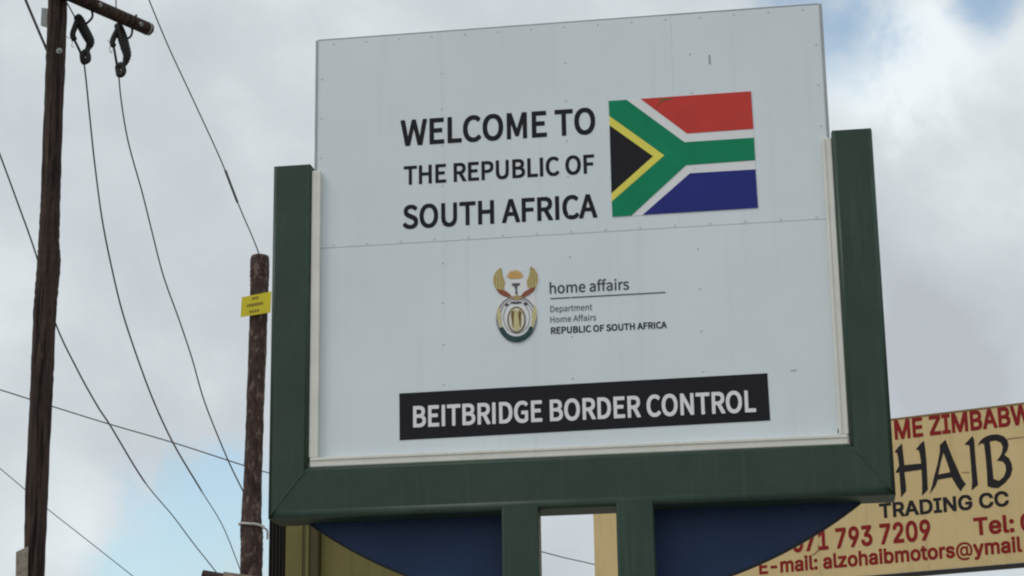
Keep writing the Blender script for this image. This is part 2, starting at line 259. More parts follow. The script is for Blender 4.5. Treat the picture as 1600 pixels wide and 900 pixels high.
 'U': (256, '118.4,-14.4;101.4,-13.2;84.1,-8.9;67.8,-1.1;54.8,9.6;51,13.4;47.1,18.6;39.9,28.4;31.6,47.6;26.3,71.6;24.5,98.6;24.6,262.9;27.9,266.2;28.9,266.5;72.4,266.5;76.4,262.9;76.5,109.4;77.5,91.1;81,72.4;86.4,58.3;93.3,47.9;98.9,42.8;109.1,37.3;119.6,34.5;127.6,34;132.6,34.5;143.6,37.3;154.9,43.3;160.5,48.4;167.1,58.1;173,73.1;176.2,89.4;177.5,109.4;177.6,262.9;181.6,266.5;223.9,266.4;227.5,262.4;227.5,98.6;225.7,71.4;220.7,47.9;212.3,28.4;203.4,16.1;196.9,9;184.1,-1.4;169.1,-8.7;150.9,-13.2;133.1,-14.5'),
 'W': (311, '57.1,-9.4;53.3,-5.1;8,210.1;-0.5,250.9;-0.1,263.2;3.6,266.5;47.1,266.5;48.1,266.2;51.4,262.9;86.1,85.1;94.3,122.4;130.4,262.6;134.6,266.5;175.1,266.2;178.7,262.4;214.7,122.4;223.1,84.5;229.3,121.9;257.6,262.9;261.6,266.5;304.2,266.1;307.5,262.6;307.5,250.9;254.2,-6.1;250.4,-9.5;200.9,-9.5;199.9,-9.2;196.6,-5.9;153.4,166.1;111.4,-5.9;107.4,-9.5'),
 ' ': (78, ''),
}
GLYPHS['M'] = {
 'a': (197, '71.9,-9.4;62.6,-8.7;56.1,-7.2;51.4,-5.9;42.4,-1.7;34.3,4.4;30.8,7.9;25.1,14.9;20.7,23.4;19.6,26.9;17.5,34.4;16.5,45.4;16.5,52.1;18,65.9;22.8,78.4;31.3,89.6;34.1,92.5;45.9,101.4;61.4,108.9;85.1,116.2;106.6,120.7;131.9,124.3;132.2,125.4;130.7,135.6;128.4,143.1;125.2,149.6;120.4,155.5;114.6,159.4;112.6,160.2;105.6,162.5;98.6,163.2;91.9,163;84.4,161.7;77.4,159.9;69.4,157.2;63.6,154.7;55.1,150.4;43.9,143.6;38.4,143.6;35.8,146.4;24.7,166.9;24.5,172.4;26.8,174.9;32.9,178.7;49.4,187.4;58.1,191.2;72.1,195.7;78.4,197.2;89.1,199;98.6,199.5;106.6,199.5;122.6,197.9;135.9,193.9;147.4,187;158.9,175.1;165.1,164.9;169.7,152.1;172.7,135.6;173.5,121.4;173.5,-2.4;172,-4.1;171.1,-4.5;140.4,-4.4;138.8,-2.9;138.3,-1.6;136.5,13.1;135.9,13.7;127.6,7.8;119.6,2.8;110.9,-1.7;103.9,-4.7;96.9,-6.9;87.1,-9;79.9,-9.5|81.8,25.9;87.9,25.8;94.9,27;101.6,29.1;107.6,31.7;114.6,35.6;121.4,40.1;132.2,48.9;132.3,93.4;117.6,91.5;99.9,87.7;84.6,82.9;72.6,77.2;64.9,71.4;60.6,66.2;59.9,65.1;56.6,57.1;55.8,51.1;56.3,46.1;58.2,40.1;61.5,34.9;64.1,32.4;68.4,29.6;74.1,27.3'),
 'e': (194, '105.1,-9.4;87.6,-7.7;70.4,-2.7;55.4,5.3;40.1,18.3;29.1,32.6;20.8,49.4;15.3,70.1;13.5,91.4;13.5,98.6;15.3,119.4;20.6,139.1;29.1,156.6;39.8,170.9;54.3,184.1;68.6,192.4;84.4,197.7;99.6,199.5;106.4,199.5;122.9,198;138.4,193.1;151.2,185.6;163.6,173.7;172.4,160.6;178.7,144.9;182.2,128.4;183.5,110.1;183.2,89.6;182.6,85.6;180.4,83.5;55.6,83.3;56.3,76.1;59.8,63.9;65.8,51.6;73.8,41.6;80.6,35.9;85.9,32.9;91.4,30.1;102.6,26.8;112.4,25.8;117.4,25.8;123.1,26.5;134.4,29.3;144.9,33.6;157.1,40.4;162.4,40.5;165.2,37.6;176.3,18.1;176.5,12.6;174.2,10.1;161.1,2.6;147.9,-3.2;138.4,-6.2;130.1,-8;119.9,-9.2|55,114.6;145.4,114.5;146,114.9;146,117.6;145.7,121.1;143.4,132.9;139.7,142.6;134.1,151.5;129.1,156.2;120.9,160.9;110.9,163.7;103.6,164.2;96.6,163.5;87.1,160.6;78.6,155.9;71.3,149.6;65.6,142.6;59.9,132.4;55.8,120.4'),
 'f': (114, '34.4,-4.4;32.8,-2.9;32.5,-1.9;32.5,158.9;31.9,159.5;9.9,159.5;7.8,161.1;7.5,190.4;9.1,192.2;10.6,192.7;22.4,194;31.9,194.5;32.5,194.9;32.5,225.1;33.3,237.1;35.8,249.1;40.1,259.9;45.8,268.4;55.6,277.7;65.6,283.2;77.1,286.5;89.4,287.5;100.1,287.5;108.6,286.7;120.6,284.2;127.4,281.6;129.2,279.9;129.5,279.1;129.4,274.1;126.6,265.6;122.2,249.1;120.4,247.5;115.4,247.5;107.1,251.2;98.1,253.2;92.6,253;86.9,251.1;81.8,247.4;80.1,245.4;77.4,240.4;75.1,233.1;74,226.9;73.5,218.9;73.6,194.7;112.9,194.2;114.5,192.1;114.5,162.1;114.1,161;112.1,159.5;74.4,159.5;73.5,159.1;73.5,-2.4;72,-4.1;71.1,-4.5'),
 'h': (212, '29.4,-4.4;27.8,-2.9;27.5,-1.9;27.5,281.4;29,283.1;29.9,283.5;66.4,283.5;68.1,282;68.5,281.1;68.5,191.6;67.9,175.2;68.9,175.6;73.9,180;83.4,186.9;88.9,190.3;97.4,194.4;104.6,196.9;114.4,199;129.6,199.5;141.4,198.5;149.9,196.2;154.9,194.6;163.9,189.2;174.5,178.6;180.6,168.1;185.2,154.4;187.7,139.9;188.5,124.6;188.5,-2.4;186.9,-4.2;185.9,-4.5;149.9,-4.5;149.1,-4.2;147.6,-2.6;147.5,115.6;147,126.1;145.5,136.1;142.9,144.6;141.7,147.1;138.9,152.2;135.4,156;129.6,159.4;125.9,160.7;120.6,162;114.1,162.2;104.6,160.4;98.9,158.3;92.4,154.9;86.3,150.9;80.1,146;73.5,140.1;68.5,134.9;68.4,-2.6;66.9,-4.2;66.1,-4.5'),
 'i': (96, '29.4,-4.4;27.8,-2.9;27.5,-1.9;27.5,192.4;29,194.1;29.9,194.5;66.4,194.5;68.2,192.9;68.5,191.9;68.5,-2.4;67,-4.1;66.1,-4.5|44.1,224.6;39.4,225.3;34.1,227.6;29.8,231.1;25.8,235.9;24.1,239.4;22.8,244.4;22.5,254.4;23.6,260.4;25.8,265.1;27.3,266.9;31.1,270.6;33.1,272.2;36.6,273.9;41.1,275.2;44.6,275.5;55.1,275.2;59.4,274.2;63.6,272.2;66.6,270;70.7,265.6;72.9,261.9;74.2,257.4;74.5,247.6;74.2,244.4;72.9,239.4;71.4,236.4;69.2,233.4;65.6,229.8;62.1,227.3;59.6,226.1;54.6,224.8'),
 'm': (324, '29.4,-4.4;27.8,-2.9;27.5,-1.9;27.5,191.9;27.8,192.9;29.1,194.2;60.6,194.4;62.7,192.1;65.5,173.9;65.9,173.6;72.9,180;80.1,185.6;86.9,190.2;92.6,193.2;102.6,197.2;110.6,199;117.4,199.5;133.6,199;143.6,196.9;151.6,193.9;158.9,189.5;166.4,182.5;170.9,176.9;175.9,168.5;186.9,178.5;193.6,183.9;201.6,189.4;209.6,193.7;216.4,196.4;226.9,199;233.4,199.5;240.6,199.5;252.1,198.5;264.9,194.7;275.1,188.5;284.4,178.9;290.9,167.6;295.2,154.6;297.7,139.6;298.5,124.4;298.5,-1.9;298.2,-2.9;296.9,-4.2;260.9,-4.5;260.1,-4.2;258.6,-2.6;258.5,115.4;258,125.9;256.5,135.1;252.9,146.1;249.4,152.4;246,155.9;239.9,159.6;232.9,161.7;227.9,162.2;223.9,162;218.6,160.7;213.1,158.6;207.1,155.4;201.1,151.4;194.9,146.5;188.9,141;183.5,135.1;183.4,-2.6;181.9,-4.2;181.1,-4.5;145.1,-4.5;144,-4.1;142.8,-2.9;142.5,-1.9;142.5,115.6;142,126.1;140.5,136.1;137.4,145.9;133.9,152.4;130.6,156;123.9,159.9;117.9,161.7;110.9,162.2;102.9,160.4;98.1,158.6;92.1,155.4;86.1,151.4;79.9,146.5;73.9,141;68.5,135.1;68.4,-2.6;66.9,-4.2;66.1,-4.5'),
 'o': (212, '102.1,-9.4;86.1,-7.7;70.4,-2.8;55.1,5.6;40,18.9;29.1,33.1;20.6,50.6;15.3,70.4;13.5,91.4;13.5,98.6;15.3,119.6;20.8,140.1;29.1,156.9;40.1,171.2;55.1,184.4;70.6,192.9;86.1,197.7;102.6,199.5;109.4,199.5;126.1,197.7;142.6,192.6;157.7,184.1;168.9,174.5;172.7,170.6;183.2,156.9;191.4,139.9;196.7,119.9;198.5,98.6;198.5,91.4;196.7,70.1;191.4,50.1;183.2,33.1;172.6,19.3;168.9,15.5;157.7,5.9;142.4,-2.7;124.9,-8;109.4,-9.5|105.5,26.9;115.1,27.8;125.6,31.7;135.1,38;141.4,44.8;147.7,55.1;152.4,67.4;155.5,81.9;156.2,92.9;155.5,108.1;152.4,122.6;147.7,134.9;141.4,145.1;135.1,152;125.6,158.3;115.1,162.2;106.1,163.2;96.9,162.2;86.4,158.3;76.9,152;70.6,145.2;64.3,134.9;59.6,122.6;56.5,108.1;55.8,97.1;56.5,81.9;59.6,67.4;64.3,55.1;70.6,44.9;76.9,38;86.4,31.7;96.9,27.8'),
 'r': (136, '29.4,-4.4;27.8,-2.9;27.5,-1.9;27.6,192.6;29.1,194.2;29.9,194.5;60.6,194.4;62.2,192.9;62.7,191.6;65.3,171.1;65.6,170.6;73.5,179.6;83.4,188.7;90.6,193.4;97.6,196.7;106.6,199;112.4,199.5;122.9,199.5;132.4,198.2;139.1,195.8;141.5,193.4;141.5,188.1;135.7,161.1;135.1,160;133.4,158.5;128.4,158.5;117.9,161;111.1,161.2;108.6,160.9;102.4,159.2;95.9,155.9;89.6,151.5;85.1,147.1;79.1,139.4;73.9,130.9;68.6,119.4;68.4,-2.6;66.9,-4.2;66.1,-4.5'),
 's': (164, '77.1,-9.4;69.1,-9;59.6,-7.5;49.6,-4.9;40.4,-1.7;30.6,2.8;22.1,7.6;13.6,13.4;8.9,17;6.6,19.4;6.6,24.9;16.3,38.1;21.5,44.6;24.6,47.5;29.9,47.4;41.9,38.1;48.6,33.9;56.1,30.3;62.1,28.1;69.9,26;78.6,24.8;84.9,24.8;88.6,25;96.9,27.1;103.4,30.1;107.1,32.8;110.4,36.3;113.1,41.1;114.7,45.9;115.2,49.1;114.4,54.1;111.7,59.9;108.1,64;103.9,67.4;97.4,71.4;90.1,75.1;63.1,85.8;55.9,89.1;45.9,94.3;36.6,100.8;28.1,109;22.3,117.6;18.8,127.1;17.5,138.1;17.5,144.4;18.5,154.4;21.9,164.9;27.4,174.2;36.4,183.7;45.9,190.4;56.6,195.2;69.9,198.5;83.1,199.5;91.6,199.5;99.4,199;107.1,197.7;117.6,194.9;129.6,190.1;137.1,185.9;144.2,181.1;150.2,175.9;150.2,169.9;143.4,161.2;136,150.9;133.9,148.8;133.1,148.5;128.1,148.6;122.1,152.9;113.1,158.3;108.1,160.7;100.1,163.4;91.1,165.2;85.6,165.2;82.1,165;74.6,163.4;68.3,160.9;63.6,157.7;61.3,155.4;58.6,150.7;57,145.6;56.8,143.6;57.6,139.1;60.8,133.1;63.1,130.5;67.6,127.1;73.4,123.8;80.8,120.4;106.1,110.4;122.6,102.8;126.6,100.7;134.9,95.1;144.2,86.4;150.4,77.4;154.2,66.9;155.5,55.1;155.5,48.6;154.5,38.4;151.2,27.6;145.6,17.8;135.6,7;126.4,0.4;114.6,-4.9;101.1,-8.2;85.9,-9.5'),
 ' ': (78, ''),
}
GLYPHS['R'] = {
 'A': (213, '0.4,-1.1;-0.2,-0.3;-0.2,0.9;1.9,7.2;86.7,257.4;87.9,258.3;124.7,258.2;125.5,257.2;198.7,40.9;212.2,0.9;212.2,-0.6;210.9,-1.2;176.9,-1.2;175.8,-0.6;151.7,76.8;60.9,76.8;59.9,76.2;35.2,-0.6;33.9,-1.2|69.2,105.4;142.2,105.3;142.9,105.7;132.4,137.7;105.7,225.9;105.1,225.2;94,185.7;80.1,142.9'),
 'D': (241, '34.4,-1.1;33.8,0.2;33.9,257.7;35.2,258.3;100.2,258.3;126.4,256.3;152.2,249.7;172.9,239.2;190.3,224.7;203.7,206.4;213.5,184.2;219.3,158.9;221.3,129.9;219.3,99.2;213.5,73.9;203.9,51.9;191,33.9;175.2,19.8;172.9,18;152.4,7.4;129.4,1.1;103.2,-1.2|69.5,28.4;97.7,28.3;116.4,29.8;135.2,34.9;137.8,36.2;150.7,43.2;163.3,54.4;173.1,68.9;180,85.9;184.3,106.2;185.8,128.9;184.3,151.7;180.2,171.2;173.1,188.7;163.5,202.7;150.9,214;135.9,222;115.7,227.3;96.7,228.8;70.2,228.8;69.3,228.4'),
 'H': (255, '34.4,-1.1;33.8,0.2;33.8,256.9;34.1,257.9;35.2,258.3;67.9,258.3;69.2,257.7;69.5,150.4;184.9,150.3;185.6,150.4;185.8,151.2;185.9,257.7;187.2,258.3;220.9,258;221.3,256.9;221.3,0.2;221,-0.8;219.9,-1.2;186.9,-1.2;185.8,-0.3;185.6,119.7;70.2,119.8;69.4,119.6;69.3,118.9;69.3,-0.3;68.2,-1.2'),
 'a': (197, '73.2,-6.1;64.2,-5.4;53.2,-2.6;43.9,1.9;35.6,8.2;28.6,16.4;23.6,26.2;20.8,36.2;19.8,46.9;19.8,50.9;21.3,64.2;26.1,76.4;27.3,78.4;36.2,89.3;47.7,98;64.2,106;86.2,112.8;108.9,117.5;135.3,121.2;135.3,129.2;133.7,138.4;131.5,145.7;128.1,152.2;122.7,158.5;115.9,163;107.7,165.8;100.2,166.5;97.7,166.7;90.2,166.3;82.7,165;74.7,163;61.4,157.9;53.2,153.7;41.9,146.9;40.4,146.8;39.7,147.4;38.6,149.2;28.7,167.4;27.9,169.2;27.8,170.4;28.7,171.5;35.4,175.7;50.9,184;60.2,188;70.4,191.5;80.7,194;92.4,195.8;103.9,196.3;120.4,194.7;133.7,190.7;145.4,183.8;155.5,173.4;161.7,163.2;166.5,149.9;169.3,135.2;170.3,118.4;170.3,-0.3;169.2,-1.2;142.4,-1.1;141.6,0.2;139,20.2;138.7,20.7;126.4,11.6;118.9,6.9;110.4,2.2;102.7,-1.1;94.2,-3.9;85.4,-5.7;78.7,-6.2|82.8,22.4;90.7,22.6;97.2,23.8;103.7,25.9;109.2,28.2;115.9,31.9;122.4,36.1;129.9,41.8;135.5,46.7;135.7,97.3;115.9,94.8;105.2,92.5;96.9,90.7;82.2,86;70.6,80.4;62.6,74.4;56.7,67.2;53.4,59.4;52.3,51.2;52.9,44.7;54.8,38.4;55.6,36.9;58.1,32.9;61.2,29.8;66.2,26.5;72.9,23.9;79.2,22.6'),
 'e': (194, '106.4,-6.1;90.4,-4.7;72.9,0.4;56.9,8.9;43.1,20.7;32.1,34.9;23.9,51.9;18.6,71.9;16.8,92.7;16.8,97.2;18.6,117.7;23.9,137.2;32.4,154.7;43.1,168.9;56.4,180.9;70.9,189.4;86.4,194.5;102.2,196.3;120.4,194.8;136.2,190;149.5,182.2;160.3,171.9;169.1,158.7;175.5,142.7;179,125.9;180.3,107.2;180,92.2;179.5,88.2;178.4,86.8;51.7,86.6;52.8,75.4;56.6,61.7;62.6,49.4;69.7,40.3;77.7,33.3;88.9,27;101.4,23.3;112.7,22.3;123.7,23.1;131.4,24.6;141.9,28.1;151.2,32.5;159.2,37.2;160.7,37.2;161.5,36.4;172.7,16.7;173,14.4;172.4,13.6;162.9,7.9;153.7,3.2;144.7,-0.4;137.4,-2.6;128.2,-4.7;118.9,-5.9|50.9,111.4;148.9,111.3;149.4,111.5;149.6,112.2;149,122.7;146.5,135.4;142.9,144.9;137.6,153.2;131.4,159.3;122.8,164.2;113.9,166.8;106.4,167.5;96.7,167;87.2,164.5;83.2,162.7;76.7,159.2;68.8,152.7;61.9,143.9;56.6,134.2;52.6,122.7;50.8,112.7'),
 'f': (114, '36.4,-1.1;35.8,0.2;35.8,162.2;35.2,162.8;11.9,162.8;11.1,163.2;10.8,188.4;11.4,189.2;13.2,189.5;24.9,190.8;35.2,191.3;35.8,191.7;35.8,223.9;36.6,235.4;39.1,247.4;43.4,257.9;47.4,263.9;49.6,266.9;57.7,274.5;67.7,280;79.7,283.3;91.9,284.3;101.2,284;110.9,282.8;118.4,281;125.2,278.5;126,277.9;126.3,277.2;118.9,251.1;117.2,250.8;108.9,254.5;99.7,256.5;96.7,256.8;91.2,256.3;85.4,254.5;80.7,251.5;76.9,247.5;74.1,242.4;71.8,235.2;70.6,227.7;70.3,222.2;70.4,191.5;110.7,191.2;111.3,190.2;111.3,164.2;111,163.2;110.2,162.8;71.2,162.8;70.3,162.4;70.3,-0.3;69.2,-1.2'),
 'i': (96, '31.4,-1.1;30.8,0.2;30.8,190.4;31.9,191.3;64.4,191.3;65.2,190.7;65.3,189.9;65.3,-0.3;64.2,-1.2|45.4,227.9;42.9,228.1;38.9,229.4;35.2,231.4;31.2,235.1;29.4,237.4;27.4,241.2;26.1,245.9;25.8,249.2;26.1,255.7;27.4,259.9;29.1,263.2;32.8,267.2;35.2,269;38.7,270.7;43.7,272;49.2,272.3;53.9,271.8;57.9,270.7;61.2,269.2;64.9,266.5;68,262.9;69.7,259.7;71,254.7;71.3,249.9;70.8,245.4;69.5,240.9;67.2,236.9;63.8,233.2;61.2,231.1;57.7,229.4;53.2,228.1'),
 'm': (324, '31.4,-1.1;30.8,0.2;30.8,189.9;31.2,191;32.2,191.3;58.9,191;59.8,188.4;61.3,179.9;62.8,166.4;63.4,165.7;74.7,176.5;82.2,182.5;90.2,187.6;96.1,190.7;103.9,193.7;113.2,195.8;119.9,196.3;132.9,195.5;141.7,193.7;149.7,190.6;156.2,186.7;162.9,180.8;167.9,174.5;171.7,167.9;174.1,162.4;174.7,162;188.9,175.3;195.6,180.7;203.4,186;211.2,190.2;219.2,193.5;229.4,195.8;237.9,196.3;251.4,195;262.9,191.5;273.2,185.3;281.4,176.5;287.6,165.7;291.5,154.2;294.5,136.9;295.3,121.4;295.3,0.2;294.9,-0.9;263.2,-1.2;261.9,-0.6;261.8,116.2;261.3,127.4;259.5,138.2;256.5,147.7;252.9,154;248.2,159;241.7,163;234.7,165;226.9,165.6;222.2,165.3;216.7,164;211.2,161.9;205.2,158.7;199.1,154.7;192.9,149.8;186,143.4;180.3,137.2;180.2,-0.6;178.9,-1.2;146.2,-0.9;145.8,0.2;145.8,116.4;145.3,127.7;143.8,137.9;141.2,146.4;140,149.2;137.2,154.2;132.9,159;127.4,162.5;124.9,163.5;119.7,165;111.9,165.6;107.2,165.3;101.7,164;96.2,161.9;90.2,158.7;84.1,154.7;77.9,149.8;71,143.4;65.3,137.2;65.2,-0.6;64.2,-1.2'),
 'n': (213, '31.4,-1.1;30.8,0.2;30.8,189.9;31.1,190.9;32.2,191.3;58.9,191;59.8,188.4;61.3,179.9;62.8,166.4;63.4,165.7;75.9,177;82.4,182;90.4,187;98.7,191;103.7,192.7;115.2,195.5;126.9,196.3;140.7,195;152.7,191.4;162.7,185.5;171.2,176.7;177.4,166;182,152.4;184.5,137.2;185.3,121.4;185.3,0.2;185,-0.8;183.9,-1.2;152.2,-1.2;150.9,-0.6;150.8,116.4;150.3,127.7;148.8,137.9;145.6,147.9;142,154.4;137.7,159;131.7,162.7;129.4,163.5;123.9,165;115.7,165.7;109.7,165.3;103.7,164;96.7,161.5;90.9,158.5;84.4,154.2;78.2,149.3;71.6,143.4;65.4,137.2;65.3,-0.3;64.2,-1.2'),
 'o': (212, '103.7,-6.1;88.9,-4.7;72.2,0.5;57.4,8.7;43.1,21.2;32.6,34.7;24.1,51.9;18.6,72.2;16.8,92.9;16.8,97.2;18.6,117.9;24.1,138.2;32.4,154.9;43.4,169.3;57.2,181.2;72.2,189.5;88.2,194.5;106.9,196.3;123.9,194.5;140.4,189.4;155.2,181.2;169,169.2;179.7,155.2;188.2,137.7;193.5,117.4;195.3,93.9;193.5,72.7;188,51.7;179.7,34.9;169.4,21.3;155.7,9.1;139.9,0.4;123.2,-4.7;107.9,-6.2|105.3,23.4;116.9,24.6;127.4,28.4;137.2,34.8;144.7,42.9;151.1,53.4;156,66.4;158.8,79.9;159.7,94.9;158.8,109.9;155.7,124.4;151.2,136.2;144.4,147.5;137.2,155.2;127.7,161.5;116.9,165.5;107.4,166.5;95.4,165.5;84.4,161.6;74.9,155.3;67.6,147.4;60.9,136.4;56.1,123.9;53.3,110.4;52.3,96.4;53.3,79.7;56.1,65.9;60.9,53.4;67.2,43.1;75.2,34.6;84.4,28.4;94.9,24.6'),
 'p': (217, '31.4,-81.1;30.8,-79.8;30.9,190.7;31.9,191.3;58.7,191.2;59.5,189.9;60.5,185.7;63.2,171;76.2,180.2;82.7,184.2;90.4,188.2;97.9,191.5;105.7,194;114.4,195.8;123.9,196.3;140.9,194.5;156.2,189.4;169.4,181;181.2,168.4;189.1,155.4;195,139.7;199,119.9;200.3,97.2;198.5,74.4;193.2,53.4;185.9,37.2;175.3,21.9;161.7,9.1;147.9,0.7;131.4,-4.7;117.7,-6.2;112.9,-6.2;104.4,-5.2;96.4,-3.1;89.7,-0.6;82.4,2.9;76.4,6.4;65.2,14.4;64.7,14.4;65.3,-2.3;65.2,-80.6;64.2,-81.2|108,23.4;111.4,23.3;121.4,24.6;131.7,28.5;140.9,34.9;148.2,42.9;154.7,53.9;159.7,67.2;162.8,82.2;163.8,98.2;163,112.9;161,125.9;157.5,137.7;151.7,148.7;145.4,156;137.2,161.7;126.7,165.5;116.7,166.5;111.4,166.5;104.2,165.2;97.4,163;90.7,159.7;78.4,151.9;66.2,142;65.3,140.7;65.4,42.9;70.2,38.8;74.7,35.6;84.9,29.7;89.7,27.6;95.7,25.6;100.9,24.3'),
 'r': (136, '31.4,-1.1;30.8,0.2;30.9,190.7;32.2,191.3;58.9,191;59.5,189.4;60.8,181.2;62.8,160.4;63.2,159.9;72.1,172.4;79.8,180.7;85.4,185.4;89.9,188.5;92.9,190.4;98.7,193;107.4,195.5;114.9,196.3;119.9,196.3;130.2,195;137.4,192.4;138.2,191.7;138.3,190.2;132.5,163.4;131.9,162.1;129.9,161.8;121.2,164;112.9,164.8;106.9,164.3;99.4,162;93.9,159.2;88.9,155.7;82.3,149.7;76.4,142.2;70.7,132.9;65.3,120.9;65.3,-0.3;64.2,-1.2'),
 's': (164, '78.2,-6.1;70.7,-5.7;61.4,-4.2;51.4,-1.6;41.2,2.1;30.9,7;17.9,14.9;10.2,20.8;9.8,21.7;10.1,23.2;22.3,39.7;25.8,43.7;26.9,44;28.4,43.7;36.6,37.2;45.9,31.1;53.2,27.5;59.9,24.9;67.7,22.8;75.7,21.6;80.9,21.3;90.9,21.8;98.4,23.6;104.7,26.4;110,30.2;114.5,35.7;116.5,39.4;118.3,45.2;118.5,50.9;117.7,55.9;115,61.7;111.4,66;106.2,70.4;101.4,73.5;91.2,78.7;66.2,88.6;56.7,92.9;46.9,98.1;37.2,105.3;31.1,111.4;25.4,119.9;21.8,130.2;20.8,139.4;20.8,143.2;21.8,152.4;24.9,162.2;30.1,171.4;38.4,180.5;46.4,186.2;58.7,192;72.2,195.3;85.9,196.3;96.9,195.8;104.9,194.5;113.2,192.5;120.4,190;127.2,187;134.7,183;141.5,178.4;147,173.9;147,171.9;132.5,152.7;131.2,151.8;129.7,152.1;120.2,158.7;113.2,162.5;104.7,166;98.9,167.5;92.9,168.5;87.9,168.8;80.2,168.3;71.4,166.2;66.4,164.2;61.7,161;58.3,157.7;56.1,154.2;55.1,152.2;53.6,146.4;53.3,142.9;54.4,136.9;56.9,131.9;60.1,128.2;66.4,123.4;71.9,120.2;78.7,117.1;114.9,102.5;124.2,97.7;133.4,91.5;141.5,83.7;147.1,75.4;151,64.7;152.3,50.9;151.3,40.7;147.9,29.4;142.4,19.9;133.5,10.2;124.4,3.6;111.9,-1.9;98.2,-5.2;84.4,-6.2'),
 't': (132, '89.4,-6.1;77.7,-5.2;64.7,-1.1;56.4,3.8;49.6,10.7;48.1,12.4;43.1,21.2;39.3,32.7;37.3,44.7;36.8,55.2;36.8,162.4;35.9,162.8;8.9,162.8;7.8,163.7;7.8,188.2;8.2,189;18.4,190.3;38.2,191.3;38.8,191.7;41.6,242.7;41.9,244.7;42.7,245.3;70.2,245.3;71.2,244.7;71.5,191.4;121.2,191.3;122.3,190.4;122.3,163.9;121.7,162.9;72.2,162.8;71.5,162.7;71.3,162.2;71.3,55.2;72.6,43.7;74.6,36.9;77.9,31.2;81.2,27.7;86.4,24.6;92.4,22.8;98.4,22.3;102.7,22.6;110.2,24.4;120.2,28.2;121.7,28.2;122.5,26.9;128.3,2.7;128.2,1.4;127.4,0.7;109.4,-4.2;96.9,-6.2'),
 ' ': (78, ''),
}
